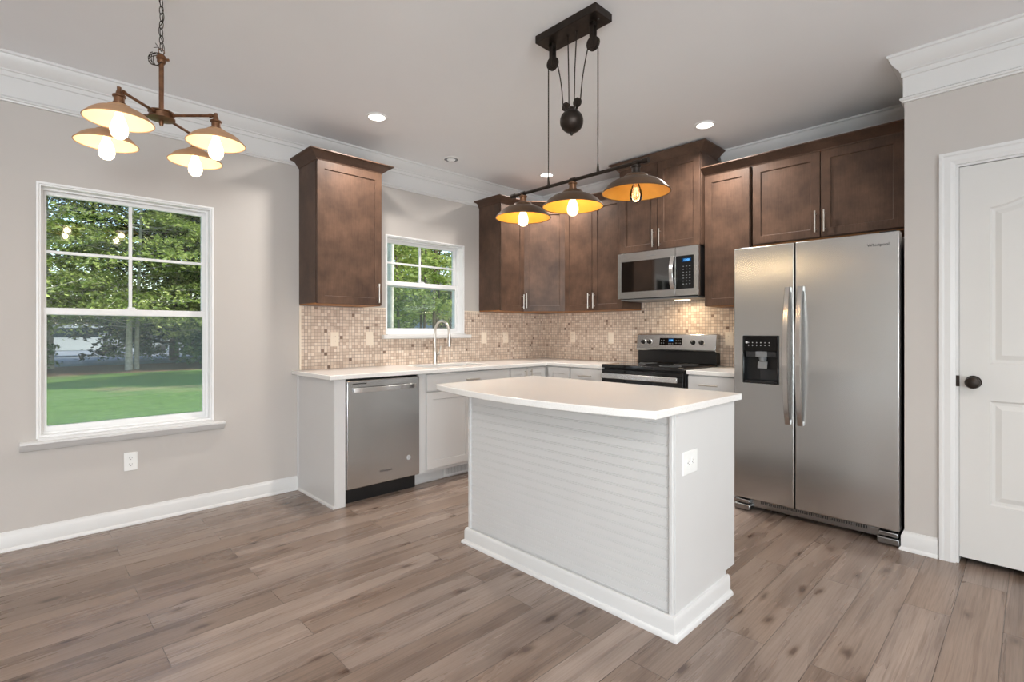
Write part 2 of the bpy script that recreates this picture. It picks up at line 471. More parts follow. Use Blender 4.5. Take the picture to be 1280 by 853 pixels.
def bar_pull(name, mat, parent, p, L, vertical=True, out=0.03, r=0.006):
    """bar pull centred at p=(x, yfront, z), standing off to -y"""
    bm = NB(); x, y, z = p; d = Vector((0, 0, 1)) if vertical else Vector((1, 0, 0)); c = Vector((x, y - out, z))
    tube(bm, [c - d * L / 2, c + d * L / 2], r, 12)
    for s in (-1, 1):
        q = c + d * (s * L * 0.36); tube(bm, [q, q + Vector((0, out, 0))], r * 0.75, 8)
    return obj(name, bm, mat, parent, smooth=True)

def text(name, s, size, parent, loc, rot, mat, extrude=0.0004, align='CENTER'):
    c = bpy.data.curves.new(name, 'FONT'); c.body = s; c.size = size; c.extrude = extrude; c.align_x = align; c.align_y = 'CENTER'
    c.materials.append(M[mat]); o = bpy.data.objects.new(name, c); COL.objects.link(o); o.parent = parent
    bpy.context.view_layer.update()
    me = bpy.data.meshes.new_from_object(o.evaluated_get(bpy.context.evaluated_depsgraph_get())); bpy.data.objects.remove(o)
    o = bpy.data.objects.new(name, me); COL.objects.link(o); o.parent = parent
    if not me.materials: me.materials.append(M[mat])
    o.location = loc; o.rotation_euler = rot; return o
FRONT = (PI / 2, 0, 0)   # text facing -y

# ------------------------------------------------------------------ room numbers
YW = 3.955   # left (window) wall plane
XW = 4.32    # right (range) wall plane
XP = 3.53    # pantry wall plane
YP = 0.506   # corner of the pantry wall
XL = -2.8    # far left wall
YB = -4.0    # rear wall
H = 2.74
W1 = dict(x0=0.088, x1=0.960, z0=0.605, z1=2.055)
W2 = dict(x0=2.315, x1=3.168, z0=1.190, z1=2.050)

# floor, ceiling
struct(obj('floor', B(XL - 0.2, XW + 0.2, YB - 0.2, YW + 0.2, -0.12, 0.0), 'floor'))
struct(obj('ceiling', B(XL - 0.2, XW + 0.2, YB - 0.2, YW + 0.2, H, H + 0.15), 'ceiling'))

# walls
def in_rect(x, z, r): return r['x0'] < x < r['x1'] and r['z0'] < z < r['z1']
bm = NB(); plate(bm, [XL - 0.15, W1['x0'], W1['x1'], W2['x0'], W2['x1'], XW + 0.15], [0, W1['z0'], W2['z0'], W2['z1'], W1['z1'], H],
                 lambda x, z: not (in_rect(x, z, W1) or in_rect(x, z, W2)), YW, YW + 0.17, lambda u, v, w: (u, w, v))
struct(obj('wall_left', bm, 'wall'))
struct(obj('wall_right', B(XW, XW + 0.15, YP - 0.12, YW, 0, H), 'wall'))
DY0, DY1, DZ = -0.535, 0.290, 2.085
bm = NB(); plate(bm, [YB, DY0, DY1, YP], [0, DZ, H], lambda y, z: not (DY0 < y < DY1 and z < DZ), XP, XP + 0.12, lambda u, v, w: (w, u, v))
struct(obj('wall_pantry', bm, 'wall'))
struct(obj('wall_pantry_side', B(XP + 0.12, XW, YP - 0.12, YP, 0, H), 'wall'))
PD = (-3.05, -0.85, 0.0, 2.08)   # added patio door opening y0 y1 z0 z1
bm = NB(); plate(bm, [YB, PD[0], PD[1], YW], [0, PD[3], H], lambda y, z: not (PD[0] < y < PD[1] and z < PD[3]), XL - 0.15, XL, lambda u, v, w: (w, u, v))
struct(obj('wall_far_left', bm, 'wall'))
RW = (-2.5, -0.4, 0.70, 2.2)  # rear window opening, added for its light
bm = NB(); plate(bm, [XL - 0.15, RW[0], RW[1], XW + 0.15], [0, RW[2], RW[3], H], lambda x, z: not (RW[0] < x < RW[1] and RW[2] < z < RW[3]), YB - 0.15, YB, lambda u, v, w: (u, w, v))
struct(obj('wall_rear', bm, 'wall'))
# pantry closet lining
struct(obj('wall_pantry_inside', B(XW, XW + 0.1, YB, YP - 0.13, 0, H), 'wall'))

# crown and frieze
CROWN = [(0.0, H), (0.070, H), (0.070, 2.727), (0.062, 2.722), (0.058, 2.708), (0.046, 2.686), (0.030, 2.667), (0.020, 2.657), (0.020, 2.650), (0.013, 2.646), (0.013, 2.622),
         (0.006, 2.618), (0.006, 2.512), (0.012, 2.510), (0.019, 2.503), (0.019, 2.494), (0.012, 2.490), (0.010, 2.482), (0.0, 2.480)]
CROWN_S = CROWN[:11] + [(0.0, 2.618)]
bm = NB(); sweep(bm, [(XW, YW), (XL, YW), (XL, YB)], CROWN)
struct(obj('trim_1', bm, 'trim', smooth=True), 'white built-up crown moulding along the window wall')
bm = NB(); sweep(bm, [(XW, 2.66), (XW, YW)], CROWN_S)
struct(obj('trim_2', bm, 'trim', smooth=True), 'white crown above the corner wall cabinets')
bm = NB(); sweep(bm, [(XP, YB), (XP, YP), (XW, YP), (XW, 1.86)], CROWN)
struct(obj('trim_3', bm, 'trim', smooth=True), 'white crown moulding wrapping the pantry corner')

# baseboards
BASE = [(0.0, 0.0), (0.022, 0.0), (0.022, 0.010), (0.016, 0.018), (0.014, 0.020), (0.014, 0.080), (0.010, 0.090), (0.006, 0.095), (0.005, 0.104), (0.0, 0.106)]
bm = NB(); sweep(bm, [(1.545, YW), (XL, YW), (XL, PD[1] + 0.07)], BASE)
struct(obj('baseboard_left', bm, 'trim', smooth=True))
bm = NB(); sweep(bm, [(XP, 0.362), (XP, YP), (3.60, YP)], BASE)
struct(obj('baseboard_right', bm, 'trim', smooth=True))
bm = NB(); sweep(bm, [(XL, PD[0] - 0.07), (XL, YB), (XP, YB), (XP, DY0 - 0.076)], BASE)
struct(obj('baseboard_rear', bm, 'trim', smooth=True))

# ------------------------------------------------------------------ double-hung windows
def ring(bm, x0, x1, z0, z1, y0, y1, l, r, b, t):
    plate(bm, [x0, x0 + l, x1 - r, x1], [z0, z0 + b, z1 - t, z1], lambda x, z: not (x0 + l < x < x1 - r and z0 + b < z < z1 - t), y0, y1, lambda u, v, w: (u, w, v))

def window(name, R, zsplit_lo, zsplit_hi, sill, label):
    x0, x1, z0, z1 = R['x0'], R['x1'], R['z0'], R['z1']
    e = thing(name, label, 'window', ((x0 + x1) / 2, YW, z0)); e['kind'] = 'structure'
    del e['category']
    L = lambda bm, nm, mat, **k: _shift(obj(nm, bm, mat, e, **k), e)
    # flat casing on the wall and jamb liner
    bm = NB(); ring(bm, x0 - 0.012, x1 + 0.012, z0 - 0.004, z1 + 0.012, YW - 0.010, YW + 0.0, 0.012, 0.012, 0.004, 0.012)
    L(bm, 'casing', 'vinyl', bevel=0.002)
    bm = NB(); ring(bm, x0, x1, z0, z1, YW + 0.001, YW + 0.165, 0.009, 0.009, 0.012, 0.009)
    L(bm, 'jamb', 'vinyl')
    # parting stops
    bm = NB(); ring(bm, x0 + 0.009, x1 - 0.009, z0 + 0.012, z1 - 0.009, YW + 0.060, YW + 0.070, 0.012, 0.012, 0.010, 0.010)
    L(bm, 'stop', 'vinyl', bevel=0.001)
    yl, yu = YW + 0.075, YW + 0.108
    g = 0.010
    # lower sash (inner track)
    bm = NB(); ring(bm, x0 + g, x1 - g, z0 + g, zsplit_hi, yl, yl + 0.03, 0.026, 0.026, 0.042, 0.040)
    s = L(bm, 'lower_sash', 'vinyl', bevel=0.003)
    bm = B(x0 + g + 0.02, x1 - g - 0.02, yl + 0.013, yl + 0.017, z0 + 0.03, zsplit_hi - 0.03)
    _shift2(obj('pane', bm, 'glass', s), e)
    bm = NB(); box(bm, (x0 + x1) / 2 - 0.03, (x0 + x1) / 2 + 0.03, yl + 0.002, yl + 0.024, zsplit_hi, zsplit_hi + 0.007); tube(bm, [((x0 + x1) / 2 - 0.02, yl - 0.004, zsplit_hi + 0.01), ((x0 + x1) / 2 + 0.02, yl + 0.012, zsplit_hi + 0.01)], 0.004, 8)
    _shift2(obj('sash_lock', bm, 'vinyl', s, bevel=0.001), e)
    # upper sash (outer track)
    bm = NB(); ring(bm, x0 + g, x1 - g, zsplit_lo, z1 - g, yu, yu + 0.03, 0.026, 0.026, 0.040, 0.028)
    s = L(bm, 'upper_sash', 'vinyl', bevel=0.003)
    bm = B(x0 + g + 0.02, x1 - g - 0.02, yu + 0.013, yu + 0.017, zsplit_lo + 0.03, z1 - g - 0.02)
    _shift2(obj('pane', bm, 'glass', s), e)
    zm = (zsplit_lo + 0.04 + z1 - 0.038) / 2; xm = (x0 + x1) / 2
    bm = NB(); box(bm, xm - 0.009, xm + 0.009, yu + 0.006, yu + 0.024, zsplit_lo + 0.03, z1 - g - 0.02); box(bm, x0 + g + 0.02, x1 - g - 0.02, yu + 0.005, yu + 0.025, zm - 0.009, zm + 0.009)
    _shift2(obj('muntin', bm, 'vinyl', s, bevel=0.002), e)
    # insect screen outside the lower half
    bm = B(x0 + 0.012, x1 - 0.012, yu + 0.034, yu + 0.035, z0 + 0.012, zsplit_hi - 0.02)
    L(bm, 'insect_screen', 'screen')
    # stool and apron
    sx0, sx1, zt = sill
    if name == 'window_1':
        prof = [(0, zt), (0.050, zt), (0.055, zt - 0.004), (0.055, zt - 0.014), (0.046, zt - 0.018), (0.040, zt - 0.030), (0.032, zt - 0.036), (0.022, zt - 0.050), (0.014, zt - 0.054), (0.0, zt - 0.056)]
    else:
        prof = [(0, zt), (0.046, zt), (0.050, zt - 0.004), (0.050, zt - 0.028), (0.044, zt - 0.034), (0.0, zt - 0.036)]
    bm = NB(); sweep(bm, [(sx1, YW + 0.0), (sx1, YW - 0.002), (sx0, YW - 0.002), (sx0, YW + 0.0)][1:3], prof)
    L(bm, 'sill', 'trim', smooth=True)
    bm = B(x0 - 0.006, x1 + 0.006, YW - 0.03, YW + 0.02, zt, z0 + 0.001)
    L(bm, 'stool', 'trim')
    return e

def _shift(o, e):
    o.data.transform(Matrix.Translation(-Vector(e.location))); return o
_shift2 = _shift

window('window_1', W1, 1.311, 1.352, (0.010, 1.034, 0.592), 'tall white double-hung window over the wall outlet')
window('window_2', W2, 1.618, 1.668, (2.262, 3.235, 1.183), 'small white double-hung window over the sink')

# patio door (left) and rear window, unseen openings added to let fill light in
def simple_glazing(name, label, mk, n, mp, u0, u1, v0, v1):
    e = thing(name, label, 'x', (0, 0, 0)); del e['category']; e['kind'] = 'structure'
    w = (u1 - u0) / n
    for k in range(n):
        a, b = u0 + k * w, u0 + (k + 1) * w
        bm = NB(); plate(bm, [a, a + 0.06, b - 0.06, b], [v0, v0 + 0.06, v1 - 0.06, v1], lambda u, v: not (a + 0.06 < u < b - 0.06 and v0 + 0.06 < v < v1 - 0.06), 0.05, 0.10, mp)
        fr = obj('frame', bm, 'vinyl', e, bevel=0.003)
        bm = NB(); plate(bm, [a + 0.05, b - 0.05], [v0 + 0.05, v1 - 0.05], lambda u, v: True, 0.073, 0.077, mp)
        obj('pane', bm, 'glass', fr)
    return e
simple_glazing('window_4', 'white framed glass patio door added unseen in the far left wall', None, 2, lambda u, v, w: (XL - w, u, v), PD[0], PD[1], 0.01, PD[3])
simple_glazing('window_3', 'white twin window added unseen in the rear wall', None, 2, lambda u, v, w: (u, YB - w, v), *RW)

# ------------------------------------------------------------------ pantry door
# local frame: rz=-90deg puts local x -> world -Y and local -y -> world -X
RZ = -PI / 2
def loc2(x, yw): return (x, yw, 0)
e = thing('door_1', 'white two-panel interior pantry door with black knob', 'x', (XP, DY1, 0), RZ); del e['category']; e['kind'] = 'structure'
DW = DY1 - DY0
cas = [(0.0, 0.0), (0.012, 0.0), (0.014, 0.010), (0.018, 0.020), (0.018, 0.045), (0.022, 0.052), (0.022, 0.066), (0.0, 0.066)]
bm = NB()
# casing as a mitred U around the opening: rows of (x,z) offsets
rows = []
for (cx, cz, sx, sz) in ((0.0, 0.0, -1, 0), (0.0, DZ, -1, 1), (DW, DZ, 1, 1), (DW, 0.0, 1, 0)):
    rows.append([bm.verts.new((cx + sx * w, -d, cz + sz * w)) for (d, w) in cas])
for A, C in zip(rows, rows[1:]):
    for k in range(len(cas)):
        k2 = (k + 1) % len(cas); bm.faces.new((A[k], A[k2], C[k2], C[k]))
bm.faces.new(rows[0]); bm.faces.new(rows[-1])
obj('casing', bm, 'trim', e)
bm = NB(); box(bm, 0.0, 0.012, 0.0, 0.12, 0, DZ); box(bm, DW - 0.012, DW, 0.0, 0.12, 0, DZ); box(bm, 0.012, DW - 0.012, 0.0, 0.12, DZ - 0.012, DZ)
obj('jamb', bm, 'trim', e)
# slab with an arched upper panel and a square lower panel
def door_slab(x0, x1, z0, z1, yf):
    bm = NB(); st = 0.115
    pl = [(x0 + st, 0.33), (x1 - st, 0.33), (x1 - st, 0.86), (x0 + st, 0.86)]
    px0, px1 = x0 + st, x1 - st; pu = [(px0, 1.045), (px1, 1.045), (px1, 1.84)]
    n = 14
    for k in range(1, n):
        s = k / n; x = px1 + (px0 - px1) * s
        pu.append((x, 1.84 + 0.075 * (0.5 - 0.5 * math.cos(2 * PI * s)) ** 0.8))
    pu.append((px0, 1.84))
    yb = yf + 0.035
    O = [bm.verts.new((x, yf, z)) for x, z in ((x0, z0), (x1, z0), (x1, z1), (x0, z1))]
    Bk = [bm.verts.new((x, yb, z)) for x, z in ((x0, z0), (x1, z0), (x1, z1), (x0, z1))]
    bm.faces.new(Bk)
    for k in range(4): bm.faces.new((O[k], O[(k + 1) % 4], Bk[(k + 1) % 4], Bk[k]))
    edges = []
    for k in range(4): edges.append(bm.edges.get((O[k], O[(k + 1) % 4])))
    loops = []
    for poly in (pl, pu):
        vs = [bm.verts.new((x, yf, z)) for x, z in poly]; loops.append((vs, poly))
        for k in range(len(vs)): edges.append(bm.edges.new((vs[k], vs[(k + 1) % len(vs)])))
    bmesh.ops.triangle_fill(bm, use_beauty=True, use_dissolve=False, edges=edges, normal=(0, -1, 0))
    # drop fill that landed inside the panels
    for f in list(bm.faces):
        c = f.calc_center_median()
        if abs(c.y - yf) < 1e-5:
            for poly in (pl, pu):
                ins = False; m = len(poly)
                for a in range(m):
                    (xa, za), (xb, zb) = poly[a], poly[(a + 1) % m]
                    if (za > c.z) != (zb > c.z) and c.x < (xb - xa) * (c.z - za) / (zb - za) + xa: ins = not ins
                if ins: bm.faces.remove(f); break
    for vs, poly in loops:
        cx = sum(p[0] for p in poly) / len(poly); zc0 = min(p[1] for p in poly); zc1 = max(p[1] for p in poly); cz = (zc0 + zc1) / 2
        prev = vs
        for (off, dep) in ((0.008, 0.007), (0.022, 0.008), (0.045, 0.001)):
            nx = []
            for (x, z) in poly:
                hx = (px1 - px0) / 2; hz = (zc1 - zc0) / 2
                nx.append(bm.verts.new((cx_ + (x - cx_) * (1 - off / hx) if (cx_ := (px0 + px1) / 2) else x, yf + dep, cz + (z - cz) * (1 - off / hz))))
            for k in range(len(nx)): bm.faces.new((prev[k], prev[(k + 1) % len(nx)], nx[(k + 1) % len(nx)], nx[k]))
            prev = nx
        bm.faces.new(prev)
    return bm
slab = obj('door_panel', door_slab(0.0135, DW - 0.0135, 0.035, DZ - 0.015, 0.006), 'door_paint', e)
bm = NB(); lathe(bm, [(0.0, 0.0), (0.032, 0.0), (0.033, 0.004), (0.028, 0.009), (0.012, 0.012), (0.010, 0.030), (0.020, 0.036), (0.029, 0.046), (0.031, 0.056), (0.027, 0.066), (0.014, 0.072), (0.0, 0.073)], 28, (0.068, 0.006, 0.951), axis='y')
obj('door_handle', bm, 'bronze', e, smooth=True)
obj('latch_plate', B(-0.001, 0.0145, -0.003, 0.009, 0.925, 0.982), 'bronze', e, bevel=0.001)
bm = NB()
for z in (0.25, 1.05, 1.85): tube(bm, [(DW - 0.010, -0.004, z - 0.045), (DW - 0.010, -0.004, z + 0.045)], 0.006, 8)
obj('hinge', bm, 'bronze', e, smooth=True)

# ------------------------------------------------------------------ backsplash (with trim)
def splash(name, loc, rz, us, vs, keep, label):
    bm = NB(); plate(bm, us, vs, keep, -0.009, 0.0, lambda u, v, w: (u, w, v))
    o = obj(name, bm, 'tile'); o.location = loc; o.rotation_euler = (0, 0, rz); o['kind'] = 'structure'; o['label'] = label
    return o
def keep1(x, z):
    if z > 1.184 and 2.302 < x < 3.181: return False
    if 1.146 < z < 1.184 and 2.261 < x < 3.236: return False
    return True
splash('backsplash', (0, YW, 0), 0, [1.570, 2.261, 2.302, 3.181, 3.236, XW - 0.001], [0.9155, 1.146, 1.184, 1.409], keep1, 'beige stone mosaic backsplash on the window wall')
splash('backsplash', (XW, YW - 0.0095, 0), RZ, [0.0, YW - 2.645, YW - 1.872, YW - 1.44], [0.9155, 1.409, 1.525], lambda x, z: z < 1.41 or (YW - 2.645 < x < YW - 1.872), 'beige stone mosaic backsplash behind the range')
bm = NB(); box(bm, 1.556, 1.570, YW - 0.013, YW, 0.9155, 1.4095); box(bm, 2.088, 2.303, YW - 0.013, YW, 1.4095, 1.419); box(bm, 3.181, 3.374, YW - 0.013, YW, 1.4095, 1.419)
struct(obj('trim_4', bm, 'cream_plate', bevel=0.003), 'cream pencil edge trim around the backsplash')

# ------------------------------------------------------------------ base cabinets
CT = 0.885       # underside of worktop
BF = -0.615      # local y of face frame front (depth .615)
BD = -0.635      # local y of door front
PULL = 'nickel'

def base_cab(label, origin, rz, w, fronts, finish='white_cab', toe=True, depth=0.613, gap_l=0.0, gap_r=0.0, mat_pull='nickel'):
    e = thing('base_cabinet', label, 'cabinet', origin, rz, None)
    bm = NB(); box(bm, 0.0, w, -depth + 0.075, -0.002, 0.0, 0.10)
    if 'sink base' in label and 'between' not in label:      # open box under the sink bowl
        box(bm, 0, w, -depth, -0.002, 0.10, 0.118); box(bm, 0, 0.018, -depth, -0.002, 0.118, CT - 0.001); box(bm, w - 0.018, w, -depth, -0.002, 0.118, CT - 0.001)
        box(bm, 0.018, w - 0.018, -depth, -depth + 0.018, 0.118, CT - 0.001); box(bm, 0.018, w - 0.018, -0.014, -0.002, 0.118, CT - 0.001)
    else: box(bm, 0, w, -depth, -0.002, 0.10, CT - 0.001)
    obj('body', bm, finish, e, bevel=0.001)
    for f in fronts:
        kind, x0, x1, z0, z1 = f[:5]
        yf = -depth - 0.021
        if kind == 'door':
            o = obj('door', shaker(NB(), x0, x1, z0, z1, yf), finish, e, bevel=0.0012)
        else:
            bm = NB(); box(bm, x0, x1, yf, yf + 0.02, z0, z1); o = obj('drawer', bm, finish, e, bevel=0.002)
        if len(f) > 5 and f[5]:
            hx, hz, vert = f[5]; bar_pull('handle', mat_pull, o, (hx, yf, hz), 0.14, vert)
    return e

# window-wall run (local x = world x, origin at the wall)
e = thing('end_panel', 'white panelled cabinet end beside the dishwasher, at the left end of the counter', 'cabinet panel', (1.548, YW, 0))
obj('side_panel', B(0, 0.018, -0.613, -0.001, 0, CT - 0.001), 'white_cab', e, bevel=0.001)
obj('stile', B(0.0, 0.079, -0.632, -0.6135, 0, CT - 0.001), 'white_cab', e, bevel=0.002)
bm = NB(); sweep(bm, [(0.0, -0.001), (0.0, -0.632)], [(0, 0), (-0.0, 0.018), (-0.006, 0.016), (-0.010, 0.010), (-0.011, 0.0)])
obj('shoe_moulding', bm, 'trim', e)
bm = B(-0.008, 0.0, -0.012, -0.001, 0.02, CT - 0.002); obj('scribe', bm, 'white_cab', e)

sx = 2.233
f = lambda *a: a
base_cab('white sink base cabinet with two doors beneath the window, right of the dishwasher', (sx, YW, 0), 0, 0.975,
         [f('drawer', 2.302 - sx, 3.200 - sx, 0.742, 0.874, (2.750 - sx, 0.812, False)),
          f('door', 2.302 - sx, 2.748 - sx, 0.128, 0.730, (2.718 - sx, 0.60, True)),
          f('door', 2.754 - sx, 3.200 - sx, 0.128, 0.730, (2.784 - sx, 0.60, True))])
sx = 3.210
base_cab('narrow white base cabinet between the sink base and the corner', (sx, YW, 0), 0, 0.218,
         [f('door', 0.004, 0.214, 0.128, 0.874, (0.186, 0.79, True))])
# corner cabinet: L body
e = thing('corner_base_cabinet', 'white corner base cabinet with two doors meeting at the inside corner', 'cabinet', (XW, YW, 0))
bm = NB(); box(bm, 3.430 - XW, -0.002, -0.613, -0.002, 0.10, CT - 0.001); box(bm, -0.613, -0.002, 3.018 - YW, -0.6135, 0.10, CT - 0.001)
box(bm, 3.430 - XW, -0.002, -0.540, -0.002, 0.0, 0.10); box(bm, -0.540, -0.002, 3.018 - YW, -0.5405, 0.0, 0.10)
obj('body', bm, 'white_cab', e, bevel=0.001)
d = obj('door', shaker(NB(), 3.436 - XW, 3.680 - XW, 0.128, 0.874, -0.634), 'white_cab', e, bevel=0.0012)
bar_pull('handle', 'nickel', d, (3.464 - XW, -0.634, 0.79), 0.14, True)
bm = shaker(NB(), 0.0, 0.262, 0.128, 0.874, 0.0)
obj('door', bm, 'white_cab', e, bevel=0.0012, loc=(-0.634, 3.288 - YW, 0), rot=(0, 0, RZ))
# range wall run : origin at (XW, y) rotated, local x = -world Y
base_cab('white drawer base cabinet between the corner and the left side of the range', (XW, 3.016, 0), RZ, 0.376,
         [f('drawer', 0.006, 0.366, 0.742, 0.874, (0.186, 0.812, False)), f('door', 0.006, 0.366, 0.128, 0.730, (0.034, 0.62, True))])
base_cab('white drawer base cabinet between the range and the refrigerator', (XW, 1.862, 0), RZ, 0.395,
         [f('drawer', 0.006, 0.386, 0.742, 0.874, (0.175, 0.812, False)), f('door', 0.006, 0.386, 0.128, 0.730, (0.034, 0.62, True))])

# floor register in the toe kick
e = thing('floor_register', 'white louvred heating register in the toe kick under the sink cabinet', 'vent', (2.530, YW - 0.540, 0.012))
bm = NB(); plate(bm, [0, 0.012, 0.308, 0.320], [0, 0.012, 0.066, 0.078], lambda u, v: not (0.012 < u < 0.308 and 0.012 < v < 0.066), -0.008, 0.0, lambda u, v, w: (u, w, v))
obj('frame', bm, 'vinyl', e, bevel=0.001)
bm = NB()
for k in range(26):
    x = 0.016 + k * 0.0113; box(bm, x, x + 0.0055, -0.006, -0.001, 0.012, 0.066)
obj('louvres', bm, 'vinyl', e)
obj('duct_shade_sheet', B(0.012, 0.308, -0.0012, -0.0004, 0.012, 0.066), 'painted_shade', e)  # near-black sheet, its colour stands for the shade behind the louvres

# ------------------------------------------------------------------ worktops
ZT0, ZT1 = 0.885, 0.915
SK = (2.42, 3.08, 3.47, 3.79)
us = [1.500, SK[0], SK[1], 3.672, XW - 0.003]; vs = [2.641, 3.290, SK[2], SK[3], YW - 0.003]
def keep(x, y):
    if SK[0] < x < SK[1] and SK[2] < y < SK[3]: return False
    return y > 3.290 or x > 3.672
bm = NB(); plate(bm, us, vs, keep, ZT0, ZT1, lambda u, v, w: (u, v, w))
# clip the left front corner
wt = obj('worktop', bm, 'quartz', bevel=0.003)
tag(wt, 'L-shaped white quartz worktop with the sink, along the window wall and around the corner', 'countertop')
wt2 = obj('worktop', B(3.672, XW - 0.003, 1.452, 1.863, ZT0, ZT1), 'quartz', bevel=0.003)
tag(wt2, 'short white quartz worktop between the range and the refrigerator', 'countertop')

# sink
e = thing('kitchen_sink', 'undermount steel sink bowl set in the worktop beneath the window', 'sink', (2.75, 3.63, ZT0))
bm = NB(); x0, x1, y0, y1 = -0.325, 0.325, -0.155, 0.155
plate(bm, [x0 - 0.02, x0, x1, x1 + 0.02], [y0 - 0.02, y0, y1, y1 + 0.02], lambda u, v: not (x0 < u < x1 and y0 < v < y1), -0.004, -0.001, lambda u, v, w: (u, v, w))
for (a, b_, c, d_) in ((x0 - 0.002, x0, y0, y1), (x1, x1 + 0.002, y0, y1), (x0, x1, y0 - 0.002, y0), (x0, x1, y1, y1 + 0.002)): box(bm, a, b_, c, d_, -0.20, -0.002)
box(bm, x0, x1, y0, y1, -0.203, -0.20)
obj('bowl', bm, 'sink_steel', e)
bm = NB(); lathe(bm, [(0.0, -0.197), (0.03, -0.197), (0.042, -0.199), (0.045, -0.1999)], 24); obj('drain', bm, 'nickel', e, smooth=True)

# faucet
e = thing('kitchen_faucet', 'brushed nickel gooseneck pull-down faucet behind the sink', 'faucet', (2.765, 3.862, ZT1))
bm = NB(); lathe(bm, [(0.0, 0.0), (0.027, 0.0), (0.027, 0.006), (0.021, 0.010), (0.0195, 0.075), (0.021, 0.12), (0.0165, 0.135), (0.013, 0.15), (0.0, 0.152)], 24)
obj('base', bm, 'nickel', e, smooth=True)
pts = [(0, 0, 0.12), (0, 0, 0.29)] + [(0, -0.105 + 0.105 * math.cos(a), 0.29 + 0.105 * math.sin(a)) for a in [PI * k / 16 for k in range(1, 17)]] + [(0, -0.213, 0.262)]
obj('spout', tube(NB(), pts, 0.0115, 14), 'nickel', e, smooth=True)
bm = NB(); lathe(bm, [(0.0, 0.265), (0.014, 0.265), (0.016, 0.24), (0.017, 0.20), (0.0165, 0.165), (0.0, 0.163)], 20, (0, -0.214, 0)); obj('spray_head', bm, 'nickel', e, smooth=True)
obj('spray_button', B(0.010, 0.019, -0.224, -0.204, 0.195, 0.235), 'black', e, bevel=0.002)
bm = NB(); tube(bm, [(0.018, 0, 0.085), (0.042, 0, 0.085)], 0.012, 12); tube(bm, [(0.040, 0, 0.088), (0.052, -0.004, 0.12), (0.062, -0.008, 0.165)], [0.006, 0.005, 0.004], 10); obj('lever', bm, 'nickel', e, smooth=True)

# ------------------------------------------------------------------ wall cabinets
ZB, ZC = 1.412, 2.472
CCR = [(0.0, -0.008), (0.004, -0.006), (0.006, 0.002), (0.018, 0.010), (0.034, 0.022), (0.052, 0.036), (0.066, 0.044), (0.072, 0.047), (0.072, 0.055), (0.0, 0.055)]
def crown_path(pts, z, k=1.0, zk=1.0): return sweep(NB(), pts, [(a * k, z + b * zk) for a, b in CCR])

def wall_cab(label, origin, rz, w, z0, z1, doors, depth=0.305, hz=None, reveal_l=0.0, crown=None, under='ply'):
    e = thing('wall_cabinet', label, 'cabinet', origin, rz)
    bm = NB(); box(bm, 0, w, -depth, -0.002, z0 + 0.012, z1)
    obj('body', bm, 'wood', e, bevel=0.001)
    bm = B(0.001, w - 0.001, -depth + 0.001, -0.004, z0 + 0.003, z0 + 0.0115); obj('underside', bm, under, e)
    yf = -depth - 0.022
    for (x0, x1, dz0, dz1, h) in doors:
        o = obj('door', shaker(NB(), x0, x1, dz0, dz1, yf), 'wood', e, bevel=0.0014)
        if h: bar_pull('handle', PULL, o, (h[0], yf, h[1]), h[2] if len(h) > 2 else 0.15, True)
    if crown: obj('crown', crown(), 'wood', e, smooth=True)
    return e

# A: left of window
wall_cab('dark brown wall cabinet with one door, hung alone left of the small window', (1.556, YW, 0), 0, 0.528, ZB, ZC,
         [(0.003, 0.525, 1.418, 2.464, (0.488, 1.512))], crown=lambda: crown_path([(0.528, -0.002), (0.528, -0.322), (0.0, -0.322), (0.0, -0.002)][::-1], ZC, -1.0))
# B1: right of window
wall_cab('dark brown wall cabinet with one door between the small window and the corner', (3.376, YW, 0), 0, 0.332, ZB, ZC,
         [(0.003, 0.326, 1.418, 2.464, (0.290, 1.512))], crown=lambda: crown_path([(0.0, -0.002), (0.0, -0.322), (0.332 + 0.0, -0.322)], ZC, -1.0))
# B2: diagonal corner cabinet, local origin at the room corner
e = thing('corner_wall_cabinet', 'dark brown diagonal wall cabinet with one door, filling the corner of the room', 'cabinet', (XW, YW, 0))
bm = NB(); poly = [(-0.002, -0.002), (-0.611, -0.002), (-0.611, -0.305), (-0.305, -0.611), (-0.002, -0.611)]
lo = [bm.verts.new((x, y, ZB + 0.012)) for x, y in poly]; hi = [bm.verts.new((x, y, ZC)) for x, y in poly]
bm.faces.new(lo); bm.faces.new(hi)
for k in range(5): bm.faces.new((lo[k], lo[(k + 1) % 5], hi[(k + 1) % 5], hi[k]))
obj('body', bm, 'wood', e)
bm = NB(); lo = [bm.verts.new((x * 0.995, y * 0.995, ZB + 0.003)) for x, y in poly]; hi = [bm.verts.new((x * 0.995, y * 0.995, ZB + 0.0115)) for x, y in poly]
bm.faces.new(lo); bm.faces.new(hi)
for k in range(5): bm.faces.new((lo[k], lo[(k + 1) % 5], hi[(k + 1) % 5], hi[k]))
obj('underside', bm, 'ply', e)
dw = math.hypot(0.306, 0.306)
d = obj('door', shaker(NB(), 0.004, dw - 0.004, 1.418, 2.464, -0.022), 'wood', e, bevel=0.0014, loc=(-0.611, -0.305, 0), rot=(0, 0, -PI / 4))
bar_pull('handle', PULL, d, (0.034, -0.022, 1.525), 0.15, True)
n = 0.016
obj('crown', crown_path([(-0.611, -0.322), (-0.611 + 0.007, -0.322), (-0.322, -0.604), (-0.322, -0.611)], ZC, -1.0), 'wood', e, smooth=True)
# B3: two doors on range wall
wall_cab('dark brown two-door wall cabinet between the corner cabinet and the microwave', (XW, 3.342, 0), RZ, 0.694, ZB, ZC,
         [(0.003, 0.345, 1.418, 2.464, (0.318, 1.512)), (0.350, 0.690, 1.418, 2.464, (0.378, 1.512))],
         crown=lambda: crown_path([(0.0, -0.322), (0.694, -0.322)], ZC, -1.0))
